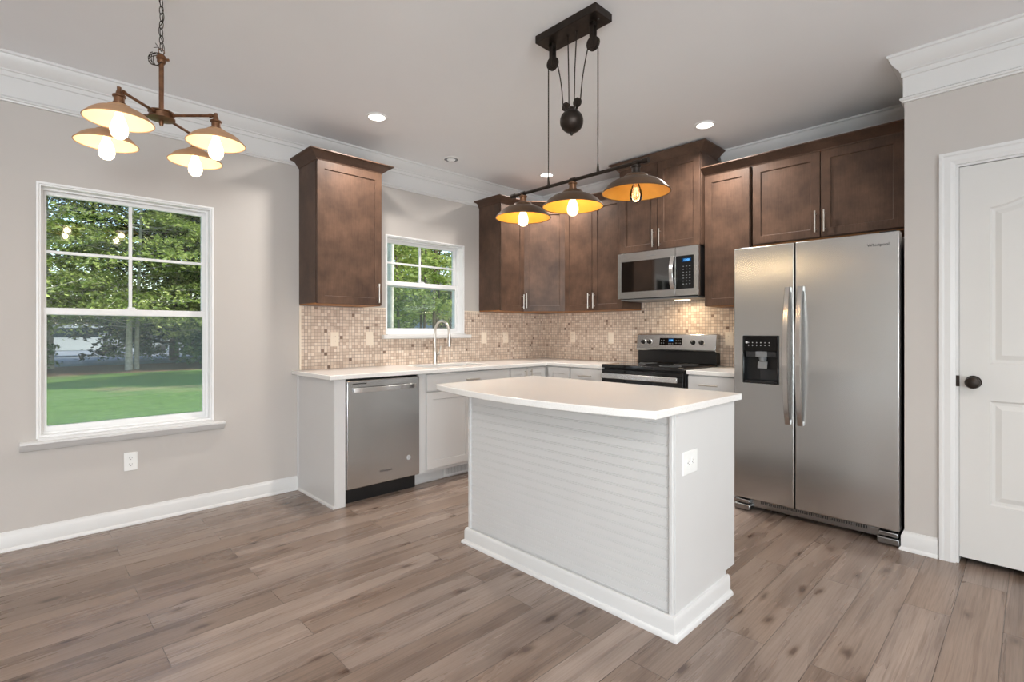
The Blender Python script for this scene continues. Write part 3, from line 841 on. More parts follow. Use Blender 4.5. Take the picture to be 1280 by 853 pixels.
# hood cabinet
wall_cab('taller dark brown two-door wall cabinet mounted directly above the microwave', (XW, 2.640, 0), RZ, 0.768, 1.912, 2.664,
         [(0.004, 0.380, 1.916, 2.656, (0.352, 2.012)), (0.386, 0.764, 1.916, 2.656, (0.414, 2.012))], depth=0.370,
         crown=lambda: crown_path([(0.0, -0.088), (0.0, -0.387), (0.768, -0.387), (0.768, -0.088)], 2.664, -1.0, 1.12), under='wood')
# side cabinet
wall_cab('dark brown one-door wall cabinet between the microwave and the refrigerator cabinet', (XW, 1.870, 0), RZ, 0.358, ZB, ZC,
         [(0.003, 0.353, 1.418, 2.464, (0.320, 1.512))], crown=lambda: crown_path([(0.0, -0.322), (0.358, -0.322)], ZC, -1.0))
# refrigerator cabinet
wall_cab('short wide dark brown two-door cabinet above the refrigerator', (XW, 1.498, 0), RZ, 0.985, 1.852, ZC,
         [(0.006, 0.456, 1.870, 2.464, (0.432, 1.975)), (0.462, 0.925, 1.870, 2.464, (0.487, 1.975))],
         crown=lambda: crown_path([(-0.014, -0.322), (0.985, -0.322)], ZC, -1.0))

# ------------------------------------------------------------------ dishwasher
e = thing('dishwasher', 'stainless steel dishwasher with bar handle under the left end of the worktop', 'dishwasher', (1.630, YW, 0))
obj('tub', B(0.002, 0.598, -0.600, -0.03, 0.10, 0.875), 'black', e)
obj('toe_kick', B(0.002, 0.598, -0.575, -0.55, 0.0, 0.10), 'black', e)
bm = NB(); box(bm, 0.003, 0.597, -0.642, -0.601, 0.112, 0.868); dwd = obj('door', bm, 'steel', e, bevel=0.006, seg=3)
bm = NB()
N = 20; y0 = -0.642
pts = [(0.045 + 0.51 * k / N, y0 - 0.012 - 0.030 * math.sin(PI * k / N) ** 0.6, 0.802) for k in range(N + 1)]
rows = []
for (x, y, z) in pts: rows.append([bm.verts.new((x, y - 0.006, z - 0.017)), bm.verts.new((x, y - 0.006, z + 0.017)), bm.verts.new((x, y + 0.008, z + 0.017)), bm.verts.new((x, y + 0.008, z - 0.017))])
for A, C in zip(rows, rows[1:]):
    for k in range(4): bm.faces.new((A[k], A[(k + 1) % 4], C[(k + 1) % 4], C[k]))
bm.faces.new(rows[0]); bm.faces.new(rows[-1])
box(bm, 0.045, 0.060, y0 - 0.014, y0, 0.786, 0.818); box(bm, 0.540, 0.555, y0 - 0.014, y0, 0.786, 0.818)
obj('handle', bm, 'steel_bright', dwd, bevel=0.002)
obj('vent_slot', B(0.045, 0.150, y0 - 0.0008, y0 + 0.001, 0.842, 0.848), 'black', dwd)
text('logo', 'Whirlpool', 0.024, dwd, (0.305, y0 - 0.0004, 0.198), FRONT, 'print_dark')
bm = NB(); lathe(bm, [(0.0, 0.0008), (0.019, 0.0008), (0.019, 0.0)], 28, (0.498, y0, 0.258), axis='y'); plabel(obj('badge', bm, 'print_white', dwd), 'round silver sticker')
bm = NB(); tube(bm, [(0.498 + 0.0165 * math.cos(2 * PI * k / 28), y0 - 0.001, 0.258 + 0.0165 * math.sin(2 * PI * k / 28)) for k in range(28)], 0.0007, 6, closed=True)
tube(bm, [(0.489, y0 - 0.001, 0.264), (0.498, y0 - 0.001, 0.267), (0.507, y0 - 0.001, 0.264)], 0.0007, 6); tube(bm, [(0.489, y0 - 0.001, 0.252), (0.498, y0 - 0.001, 0.249), (0.507, y0 - 0.001, 0.252)], 0.0007, 6)
box(bm, 0.490, 0.506, y0 - 0.0015, y0 - 0.0008, 0.257, 0.260)
obj('badge_print', bm, 'print_dark', dwd)

# ------------------------------------------------------------------ range
e = thing('range', 'stainless and black electric range against the tiled wall', 'stove', (XW, 2.636, 0), RZ)
w = 0.762
bm = NB(); box(bm, 0.002, w - 0.002, -0.630, -0.03, 0.06, 0.900); obj('body', bm, 'dark_grey', e, bevel=0.002)
for x in (0.05, w - 0.05):
    for y in (-0.58, -0.1): obj('foot', tube(NB(), [(x, y, 0), (x, y, 0.06)], 0.015, 8), 'black', e)
ct = obj('cooktop', B(0.001, w - 0.001, -0.668, -0.075, 0.900, 0.930), 'black_gloss', e, bevel=0.005, seg=3)
bm = NB()
for (cx, cy, r) in ((0.20, -0.50, 0.11), (0.56, -0.50, 0.085), (0.20, -0.23, 0.075), (0.56, -0.23, 0.10)):
    obj('burner_ring', tube(NB(), [(cx + r * math.cos(2 * PI * k / 40), cy + r * math.sin(2 * PI * k / 40), 0.9302) for k in range(40)], 0.0012, 6, closed=True), 'grey_plastic', ct)
dr = obj('oven_door', B(0.004, w - 0.004, -0.668, -0.631, 0.235, 0.888), 'black_gloss', e, bevel=0.004)
obj('window_frame', B(0.09, w - 0.09, -0.6695, -0.667, 0.36, 0.72), 'black', dr, bevel=0.001)
bm = NB(); box(bm, 0.030, w - 0.030, -0.722, -0.706, 0.815, 0.858); box(bm, 0.035, 0.060, -0.707, -0.668, 0.822, 0.852); box(bm, w - 0.060, w - 0.035, -0.707, -0.668, 0.822, 0.852)
obj('handle', bm, 'steel_bright', dr, bevel=0.004)
obj('storage_drawer', B(0.004, w - 0.004, -0.664, -0.631, 0.065, 0.225), 'steel', e, bevel=0.004)
# backguard
bg = obj('backguard', B(0.002, w - 0.002, -0.085, -0.012, 0.931, 1.040), 'black', e, bevel=0.004)
bm = NB()
pr = [(-0.012, 1.020), (-0.108, 1.040), (-0.112, 1.052), (-0.084, 1.185), (-0.074, 1.192), (-0.012, 1.192)]
A = [bm.verts.new((0.0, y, z)) for y, z in pr]; C = [bm.verts.new((w, y, z)) for y, z in pr]
bm.faces.new(A); bm.faces.new(C)
for k in range(6): bm.faces.new((A[k], A[(k + 1) % 6], C[(k + 1) % 6], C[k]))
cp = obj('control_panel', bm, 'steel', e, bevel=0.003)
tilt = math.atan2(0.028, 0.133)
def onpanel(x, s):  # s 0..1 up the panel face
    return Vector((x, -0.112 + 0.028 * s, 1.052 + 0.133 * s))
def panel_obj(name, bm, mat, parent, x, s, **k):
    o = obj(name, bm, mat, parent, **k); o.location = onpanel(x, s); o.rotation_euler = (-tilt, 0, 0); return o
panel_obj('display_panel', B(-0.110, 0.110, -0.002, 0.002, -0.033, 0.033), 'black_gloss', cp, 0.345, 0.52, bevel=0.001)
panel_obj('display', B(-0.022, 0.030, -0.0028, -0.0018, -0.004, 0.028), 'display_bg', cp, 0.345, 0.52)
t_ = text('display_digits', '12:00', 0.017, cp, onpanel(0.349, 0.62) + Vector((0, -0.004, 0)), (PI / 2 - tilt, 0, 0), 'display')
bm = NB()
for x in (-0.09, -0.066, 0.055, 0.075, 0.095):
    for z in (-0.014, 0.010): lathe(bm, [(0.0, 0.0025), (0.0045, 0.0025), (0.0045, 0.002)], 10, (x, 0, z), axis='y')
for x in (-0.015, 0.004, 0.022): lathe(bm, [(0.0, 0.0025), (0.0045, 0.0025), (0.0045, 0.002)], 10, (x, 0, -0.019), axis='y')
panel_obj('button_legend', bm, 'grey_plastic', cp, 0.345, 0.52)
for x in (0.070, 0.135, 0.560, 0.635):
    bm = NB(); lathe(bm, [(0.0245, 0.0), (0.0245, 0.003), (0.019, 0.004), (0.018, 0.020), (0.0165, 0.023), (0.0, 0.023)], 24, axis='y'); box(bm, -0.004, 0.004, -0.031, -0.018, -0.017, 0.017)
    kn = panel_obj('knob', bm, 'black', cp, x, 0.48, smooth=True)
    obj('knob_ring', lathe(NB(), [(0.0225, 0.0), (0.0275, 0.0), (0.0275, 0.0025), (0.0225, 0.0035)], 28, axis='y', close=True), 'steel_bright', kn, smooth=True)
    obj('knob_pointer', B(-0.0015, 0.0015, -0.0316, -0.0305, 0.0, 0.016), 'print_white', kn)

# ------------------------------------------------------------------ microwave
e = thing('microwave', 'stainless over-the-range microwave hung under the tall wall cabinet', 'microwave', (XW, 2.638, 1.500), RZ)
w, h = 0.762, 0.409
obj('body', B(0.003, w - 0.003, -0.385, -0.01, 0.0, h), 'black', e, bevel=0.002)
xs = 0.560
bm = NB(); plate(bm, [0.0, 0.036, xs - 0.002, xs], [0.006, 0.062, h - 0.076, h - 0.002], lambda u, v: not (0.036 < u < xs - 0.002 and 0.062 < v < h - 0.076), -0.418, -0.386, lambda u, v, w_: (u, w_, v))
d = obj('door', bm, 'steel', e, bevel=0.002)
obj('door_glass', B(0.034, xs - 0.003, -0.4165, -0.39, 0.060, h - 0.074), 'mirror_glass', d, bevel=0.001)
bm = NB(); plate(bm, [xs + 0.003, xs + 0.006, w - 0.040, w], [0.006, 0.062, h - 0.076, h - 0.002], lambda u, v: not (xs + 0.006 < u < w - 0.040 and 0.062 < v < h - 0.076), -0.418, -0.386, lambda u, v, w_: (u, w_, v))
pnl = obj('control_frame', bm, 'steel', e, bevel=0.002)
pg = obj('control_panel', B(xs + 0.005, w - 0.038, -0.4165, -0.39, 0.060, h - 0.074), 'black_gloss', e, bevel=0.001)
obj('display', B(xs + 0.060, w - 0.062, -0.4172, -0.4164, h - 0.128, h - 0.098), 'display_bg', pg)
text('display_digits', '12:00', 0.024, pg, (xs + 0.100, -0.4175, h - 0.113), FRONT, 'display')
bm = NB()
for r in range(7):
    for c in range(3): box(bm, xs + 0.066 + c * 0.028, xs + 0.078 + c * 0.028, -0.4172, -0.4164, 0.098 + r * 0.024, 0.103 + r * 0.024)
obj('button_legend', bm, 'grey_plastic', pg)
bm = NB(); N = 18; rows = []
for k in range(N + 1):
    s = k / N; z = 0.062 + (h - 0.13) * s; y = -0.420 - 0.038 * math.sin(PI * s) ** 0.7; x = xs - 0.020
    rows.append([bm.verts.new((x - 0.017, y, z)), bm.verts.new((x + 0.017, y, z)), bm.verts.new((x + 0.017, y + 0.010, z)), bm.verts.new((x - 0.017, y + 0.010, z))])
for A, C in zip(rows, rows[1:]):
    for k in range(4): bm.faces.new((A[k], A[(k + 1) % 4], C[(k + 1) % 4], C[k]))
bm.faces.new(rows[0]); bm.faces.new(rows[-1])
obj('handle', bm, 'steel_bright', d, bevel=0.002)
text('logo', 'Whirlpool', 0.020, d, (0.34, -0.4184, h - 0.040), FRONT, 'grey_plastic')
bm = NB(); box(bm, 0.02, w - 0.02, -0.395, -0.02, -0.012, -0.0005); obj('vent_base', bm, 'grey_plastic', e, bevel=0.004)
obj('lamp_lens', B(0.44, 0.56, -0.20, -0.14, -0.0150, -0.0122), 'mwlamp', e)
l = light('hood_lamp', 'AREA', (XW - 0.20, 2.638 - 0.50, 1.478), 1.9, (1.0, 0.78, 0.52), shape='RECTANGLE', size=0.12, size_y=0.06)

# ------------------------------------------------------------------ refrigerator
e = thing('refrigerator', 'stainless side-by-side refrigerator with water dispenser, beside the pantry wall', 'refrigerator', (4.27, 1.438, 0), RZ)
w = 0.912; yf = -0.752      # front of doors: world X = 4.27-.752 = 3.518
obj('body', B(0.004, w - 0.006, -0.680, 0.0, 0.045, 1.755), 'dark_grey', e, bevel=0.004)
sp = 0.376
# left (freezer) door with a dispenser opening
dx0, dx1, dz0, dz1 = 0.063, 0.283, 0.872, 1.180
bm = NB(); plate(bm, [0.0, dx0, dx1, sp], [0.090, dz0, dz1, 1.775], lambda u, v: not (dx0 < u < dx1 and dz0 < v < dz1), yf, -0.685, lambda u, v, w_: (u, w_, v))
fd = obj('freezer_door', bm, 'steel', e, bevel=0.007, seg=3)
rd = obj('refrigerator_door', B(sp + 0.006, w, yf, -0.685, 0.090, 1.775), 'steel', e, bevel=0.007, seg=3)
dp = bpy.data.objects.new('water_dispenser', None); COL.objects.link(dp); dp.parent = fd
# dispenser: bezel, control fascia, cavity, spout, paddle, tray (kept as one level under the door)
bm = NB(); plate(bm, [dx0 - 0.004, dx0 + 0.006, dx1 - 0.006, dx1 + 0.004], [dz0 - 0.004, dz0 + 0.006, dz1 - 0.006, dz1 + 0.004], lambda u, v: not (dx0 + 0.006 < u < dx1 - 0.006 and dz0 + 0.006 < v < dz1 - 0.006), yf - 0.006, yf + 0.01, lambda u, v, w_: (u, w_, v))
COL.objects.unlink(dp); bpy.data.objects.remove(dp)
obj('dispenser_bezel', bm, 'black_gloss', fd, bevel=0.003)
bm = NB(); box(bm, dx0 + 0.004, dx1 - 0.004, yf + 0.055, yf + 0.062, dz0, dz1); box(bm, dx0, dx0 + 0.006, yf, yf + 0.06, dz0, dz1); box(bm, dx1 - 0.006, dx1, yf, yf + 0.06, dz0, dz1)
obj('dispenser_cavity', bm, 'black', fd)
obj('dispenser_controls', B(dx0 + 0.004, dx1 - 0.004, yf - 0.002, yf + 0.03, dz1 - 0.098, dz1 - 0.004), 'black_gloss', fd, bevel=0.002)
bm = NB()
for k in range(6):
    for r in range(2): lathe(bm, [(0.0, 0.0008), (0.003, 0.0008), (0.003, 0.0)], 8, (dx0 + 0.035 + k * 0.026, yf - 0.002, dz1 - 0.042 - r * 0.018), axis='y')
lathe(bm, [(0.0, 0.0008), (0.008, 0.0008), (0.008, 0.0)], 14, (dx0 + 0.022, yf - 0.002, dz1 - 0.040), axis='y')
obj('control_legend', bm, 'print_white', fd)
bm = NB(); box(bm, dx0 + 0.012, dx1 - 0.012, yf + 0.004, yf + 0.045, dz1 - 0.138, dz1 - 0.100); obj('dispenser_ledge', bm, 'dark_grey', fd, bevel=0.003)
bm = NB(); box(bm, dx0 + 0.078, dx0 + 0.150, yf + 0.0, yf + 0.040, dz1 - 0.136, dz1 - 0.100); lathe(bm, [(0.0, -0.165), (0.020, -0.165), (0.024, -0.150), (0.026, -0.136)], 16, (dx0 + 0.115, yf + 0.028, dz1)); obj('dispenser_spout', bm, 'grey_plastic', fd, bevel=0.002)
bm = NB(); box(bm, -0.030, 0.030, 0, 0.004, -0.048, 0.0); o = obj('dispenser_paddle', bm, 'grey_plastic', fd, bevel=0.003); o.location = (dx0 + 0.118, yf + 0.018, dz1 - 0.166); o.rotation_euler = (math.radians(-14), 0, 0)
bm = NB(); box(bm, dx0 + 0.008, dx1 - 0.008, yf + 0.002, yf + 0.055, dz0 + 0.004, dz0 + 0.014); box(bm, dx0 + 0.090, dx1 - 0.020, yf + 0.050, yf + 0.054, dz0 + 0.015, dz0 + 0.090); obj('dispenser_tray', bm, 'dark_grey', fd, bevel=0.002)
def fridge_handle(parent, xc):
    bm = NB(); N = 24; rows = []
    z0, z1 = 0.622, 1.494
    for k in range(N + 1):
        s = k / N; z = z0 + (z1 - z0) * s
        y = yf - 0.016 - 0.052 * (1 - abs(2 * s - 1) ** 2.2)
        hw = 0.0185 - 0.002 * abs(2 * s - 1)
        rows.append([bm.verts.new((xc - hw, y, z)), bm.verts.new((xc - hw * 0.7, y - 0.008, z)), bm.verts.new((xc + hw * 0.7, y - 0.008, z)), bm.verts.new((xc + hw, y, z)), bm.verts.new((xc + hw * 0.8, y + 0.010, z)), bm.verts.new((xc - hw * 0.8, y + 0.010, z))])
    for A, C in zip(rows, rows[1:]):
        for k in range(6): bm.faces.new((A[k], A[(k + 1) % 6], C[(k + 1) % 6], C[k]))
    bm.faces.new(rows[0]); bm.faces.new(rows[-1])
    box(bm, xc - 0.013, xc + 0.013, yf - 0.012, yf, z0 + 0.002, z0 + 0.030); box(bm, xc - 0.013, xc + 0.013, yf - 0.012, yf, z1 - 0.030, z1 - 0.002)
    return obj('handle', bm, 'steel_bright', parent, smooth=True)
fridge_handle(fd, 0.343); fridge_handle(rd, 0.416)
text('logo', 'Whirlpool', 0.025, rd, (w - 0.098, yf - 0.0006, 1.706), FRONT, 'print_dark')
bm = NB(); box(bm, 0.03, w - 0.03, -0.705, -0.68, 0.030, 0.078)
obj('base_grille', bm, 'steel_dark', e, bevel=0.003)
bm = NB()
for k in range(48): x = 0.16 + k * 0.0125; box(bm, x, x + 0.005, -0.7075, -0.705, 0.058, 0.076)
obj('grille_slots', bm, 'black', e)
for x in (0.0, w - 0.105):
    bm = NB(); box(bm, x, x + 0.105, yf + 0.004, -0.66, 0.008, 0.046); box(bm, x + 0.006, x + 0.099, yf + 0.010, -0.66, 0.050, 0.078); obj('foot_cover', bm, 'steel_dark', e, bevel=0.006)
    for y, zt_ in ((-0.70, 0.012), (-0.08, 0.05)): obj('levelling_foot', tube(NB(), [(x + 0.05, y, 0.0), (x + 0.05, y, zt_)], 0.02, 12), 'black', e)
for x in (0.02, w - 0.10): obj('hinge_cover', B(x, x + 0.08, -0.72, -0.66, 1.755, 1.785), 'dark_grey', e, bevel=0.004)

# ------------------------------------------------------------------ island
IX0, IX1, IY0, IY1 = 1.858, 2.440, 0.995, 2.270
e = thing('kitchen_island', 'white kitchen island cabinet with grooved panelling and an end outlet', 'kitchen island', (IX0, IY0, 0))
LX, LY = IX1 - IX0, IY1 - IY0
bm = NB(); box(bm, 0.014, LX - 0.022, 0.010, LY - 0.010, 0.105, CT - 0.001); box(bm, 0.014, LX - 0.095, 0.010, LY - 0.010, 0.0, 0.105)
obj('body', bm, 'white_cab', e)
# beadboard: horizontal grooves on the seating side
bm = NB(); pr = []; z = 0.085; P = 0.0415
pts = [(0.006, 0.0)]
while z + P < CT - 0.004:
    pts += [(0.006, z), (0.0085, z + 0.0015), (0.0085, z + 0.003), (0.0055, z + 0.005), (0.0055, z + 0.0068), (0.0085, z + 0.0088), (0.0085, z + 0.0100), (0.006, z + 0.0115)]; z += P
pts += [(0.006, CT - 0.002), (0.0135, CT - 0.002), (0.0135, 0.0)]
A = [bm.verts.new((x, 0.020, zz)) for x, zz in pts]; C = [bm.verts.new((x, LY - 0.020, zz)) for x, zz in pts]
bm.faces.new(A); bm.faces.new(C)
for k in range(len(pts)): k2 = (k + 1) % len(pts); bm.faces.new((A[k], A[k2], C[k2], C[k]))
obj('beadboard', bm, 'white_cab', e)
for y0 in (0.002, LY - 0.020): obj('corner_stile', B(-0.004, 0.014, y0, y0 + 0.018, 0.0, CT - 0.001), 'white_cab', e, bevel=0.003)
# end panels, notched for the toe kick
for y0, y1 in ((0.0, 0.0095), (LY - 0.0095, LY)):
    bm = NB(); plate(bm, [0.0145, LX - 0.095, LX], [0.0, 0.108, CT - 0.001], lambda u, v: not (u > LX - 0.095 and v < 0.108), y0, y1, lambda u, v, w_: (u, w_, v))
    obj('end_panel', bm, 'white_cab', e, bevel=0.001)
SK_ = [(0, 0.0), (0.014, 0.0), (0.014, 0.070), (0.011, 0.078), (0.008, 0.086), (0.0, 0.088)]
pth = [(LX - 0.080, 0.0), (-0.004, 0.0), (-0.004, LY), (LX - 0.080, LY)]
bm = NB(); sweep(bm, pth, SK_)
sk = obj('skirting', bm, 'trim', e, smooth=True)
o_ = 0.014
pth2 = [(LX - 0.080, -o_), (-0.004 - o_, -o_), (-0.004 - o_, LY + o_), (LX - 0.080, LY + o_)]
bm = NB(); sweep(bm, pth2, [(0, 0), (0.014, 0.0), (0.014, 0.006), (0.011, 0.014), (0.006, 0.019), (0.0, 0.021)])
obj('shoe_moulding', bm, 'trim', e, smooth=True)
# doors on the kitchen side
for k in range(3):
    a = 0.02 + k * (LY - 0.04) / 3; b_ = a + (LY - 0.04) / 3 - 0.006
    bm = NB(); shaker(bm, -b_, -a, 0.128, 0.874, 0.0)
    o = obj('door', bm, 'white_cab', e, bevel=0.0012, loc=(LX - 0.002, 0, 0), rot=(0, 0, PI / 2))
    for v in o.data.vertices: v.co.x = -v.co.x - 0  # mirror so that local x runs along +y
    o.data.flip_normals()
    bar_pull('handle', 'nickel', o, (b_ - 0.03, 0.0, 0.79), 0.14, True)

# island worktop with a bowed seating edge
bm = NB(); X0, X1, Y0, Y1 = 1.685, 2.490, 0.975, 2.352; bow = 0.095; r = 0.012
out = []
n = 28
def edge_x(y):
    s = (y - Y0) / (Y1 - Y0); return X0 - bow * (1 - (2 * s - 1) ** 2)
out.append((X1 - r, Y0)); 
for k in range(n + 1):
    y = Y0 + (Y1 - Y0) * k / n
    if k == 0: out.append((edge_x(y) + 0.006, y))
    elif k == n: out.append((edge_x(y) + 0.006, y))
    else: out.append((edge_x(y), y))
out += [(X1 - r, Y1), (X1, Y1 - r), (X1, Y0 + r)]
lo = [bm.verts.new((x, y, ZT0)) for x, y in out]; hi = [bm.verts.new((x, y, ZT1 + 0.001)) for x, y in out]
bm.faces.new(lo); bm.faces.new(hi)
for k in range(len(out)): k2 = (k + 1) % len(out); bm.faces.new((lo[k], lo[k2], hi[k2], hi[k]))
tag(obj('island_worktop', bm, 'quartz', bevel=0.004), 'white quartz island top with a bowed overhanging edge', 'countertop')

# ------------------------------------------------------------------ outlets and switches
def duplex(bm_loc, rz, label, mat='white_plate', horizontal=False, name='wall_outlet'):
    e = thing(name, label, 'outlet', bm_loc, rz)
    W_, H_ = (0.070, 0.115) if not horizontal else (0.125, 0.095)
    obj('cover_plate', B(-W_ / 2, W_ / 2, -0.006, 0.0, -H_ / 2, H_ / 2), mat, e, bevel=0.003)
    for s in (-1, 1):
        c = (0, s * 0.0195) if not horizontal else (s * 0.0195, 0)
        bm = NB(); pts = []
        for k in range(20):
            a = 2 * PI * k / 20; x, z = 0.0165 * math.cos(a), 0.0165 * math.sin(a)
            x, z = (max(-0.0165, min(0.0165, x * 1.1)), max(-0.0135, min(0.0135, z))) if not horizontal else (max(-0.0135, min(0.0135, x)), z * 1.05)
            pts.append((c[0] + x, c[1] + z))
        f_ = [bm.verts.new((x, -0.0078, z)) for x, z in pts]; b_ = [bm.verts.new((x, -0.005, z)) for x, z in pts]
        bm.faces.new(f_)
        for k in range(20): bm.faces.new((f_[k], f_[(k + 1) % 20], b_[(k + 1) % 20], b_[k]))
        rc = obj('receptacle', bm, mat, e)
        bm = NB()
        if not horizontal:
            box(bm, c[0] - 0.0075, c[0] - 0.0055, -0.0082, -0.0076, c[1], c[1] + 0.008); box(bm, c[0] + 0.0055, c[0] + 0.0075, -0.0082, -0.0076, c[1] + 0.001, c[1] + 0.007)
            lathe(bm, [(0, 0.0004), (0.0024, 0.0004), (0.0024, 0)], 10, (c[0], -0.0078, c[1] - 0.006), axis='y')
        else:
            box(bm, c[0], c[0] + 0.008, -0.0082, -0.0076, 0.0055, 0.0075); box(bm, c[0] + 0.001, c[0] + 0.007, -0.0082, -0.0076, -0.0075, -0.0055)
            lathe(bm, [(0, 0.0004), (0.0024, 0.0004), (0.0024, 0)], 10, (c[0] - 0.006, -0.0078, 0), axis='y')
        obj('slots', bm, 'slot', rc)
    bm = NB(); lathe(bm, [(0, 0.001), (0.0025, 0.0008), (0.003, 0)], 10, (0, -0.006, 0), axis='y'); obj('screw', bm, mat, e)
    return e
duplex((0.510, YW, 0.398), 0, 'white duplex outlet low on the grey wall under the tall window')
duplex((1.987, IY0, 0.674), 0, 'white sideways outlet on the end of the island', horizontal=True)

def decora(loc, rz, label, switch=True):
    e = thing('light_switch' if switch else 'wall_outlet', label, 'switch' if switch else 'outlet', loc, rz)
    obj('cover_plate', B(-0.035, 0.035, -0.006, 0.0, -0.058, 0.058), 'cream_plate', e, bevel=0.003)
    if switch:
        bm = NB(); x, z = 0.0165, 0.033
        v = [bm.verts.new(p) for p in ((-x, -0.0055, -z), (x, -0.0055, -z), (x, -0.0055, z), (-x, -0.0055, z), (-x, -0.0095, -z), (x, -0.0095, -z), (x, -0.0065, 0), (-x, -0.0065, 0), (x, -0.0085, z), (-x, -0.0085, z))]
        for q in ((4, 5, 6, 7), (7, 6, 8, 9), (0, 1, 5, 4), (3, 9, 8, 2), (0, 4, 7, 9, 3), (1, 2, 8, 6, 5)): bm.faces.new([v[i] for i in q])
        obj('rocker', bm, 'cream_plate', e)
    else:
        rc = obj('receptacle', B(-0.0165, 0.0165, -0.0075, -0.0055, -0.033, 0.033), 'cream_plate', e, bevel=0.001)
        bm = NB()
        for c in (-0.020, 0.020):
            box(bm, -0.0075, -0.0055, -0.0079, -0.0074, c, c + 0.008); box(bm, 0.0055, 0.0075, -0.0079, -0.0074, c + 0.001, c + 0.007)
        obj('slots', bm, 'copper_brown', rc)
    return e
TY = YW - 0.0092; TX = XW - 0.0092
decora((1.836, TY, 1.150), 0, 'cream outlet on the backsplash above the left end of the dishwasher', False)
decora((2.146, TY, 1.152), 0, 'cream rocker switch on the backsplash just left of the small window sill')
decora((3.434, TY, 1.148), 0, 'cream rocker switch on the backsplash right of the small window sill')
decora((3.740, TY, 1.150), 0, 'cream outlet on the window wall backsplash nearest the room corner', False)
decora((TX, 3.489, 1.154), RZ, 'cream outlet on the range wall backsplash nearest the room corner', False)
decora((TX, 2.992, 1.148), RZ, 'cream rocker switch on the range wall backsplash just left of the range')
decora((TX, 1.800, 1.150), RZ, 'cream outlet between the range and the refrigerator', False)

# ------------------------------------------------------------------ recessed ceiling lights
def downlight(x, y, r, label, lit=True, watts=CAN_W):
    e = thing('recessed_light', label, 'ceiling light', (x, y, H), 0, None)
    bm = NB(); lathe(bm, [(r, -0.001), (r + 0.018, -0.0005), (r + 0.022, -0.004), (r + 0.016, -0.008), (r, -0.006)], 36, close=True); obj('trim_ring', bm, 'vinyl', e, smooth=True)
    bm = NB(); lathe(bm, [(0.0, -0.0045), (r + 0.002, -0.0045), (r + 0.002, -0.001)], 36)
    o = obj('lens', bm, 'can' if lit else 'grey_plastic', e)
    if lit:
        l = light('downlight', 'AREA', (x, y, H - 0.012), watts, (1.0, 0.94, 0.87), shape='DISK', size=2 * r, spread=math.radians(150))
    else:
        bm = NB(); lathe(bm, [(0.0, -0.022), (0.020, -0.020), (0.034, -0.010), (0.038, -0.0046)], 24); obj('baffle', bm, 'vinyl', e, smooth=True)
    return e
downlight(1.833, 3.263, 0.058, 'lit recessed downlight in front of the lone wall cabinet, leftmost on the ceiling')
downlight(3.640, 1.701, 0.058, 'lit recessed downlight above the range, right of the island pendant')
downlight(3.700, 3.320, 0.058, 'lit recessed downlight near the corner, behind the pendant cord')
downlight(2.755, 3.605, 0.062, 'unlit round white ceiling fixture above the small window', lit=False)
for i, (x, y) in enumerate(((1.2, -1.0), (-1.2, -1.0), (1.2, -2.9), (-1.2, -2.9), (-1.5, 1.6))):  # ceiling lamps out of view, added to brighten the room
    pl = ('near the camera on the right', 'near the camera on the left', 'rear right', 'rear left', 'by the patio door')[i]
    downlight(x, y, 0.07, 'added recessed fill downlight behind the camera, ' + pl, watts=FILL_CAN_W)

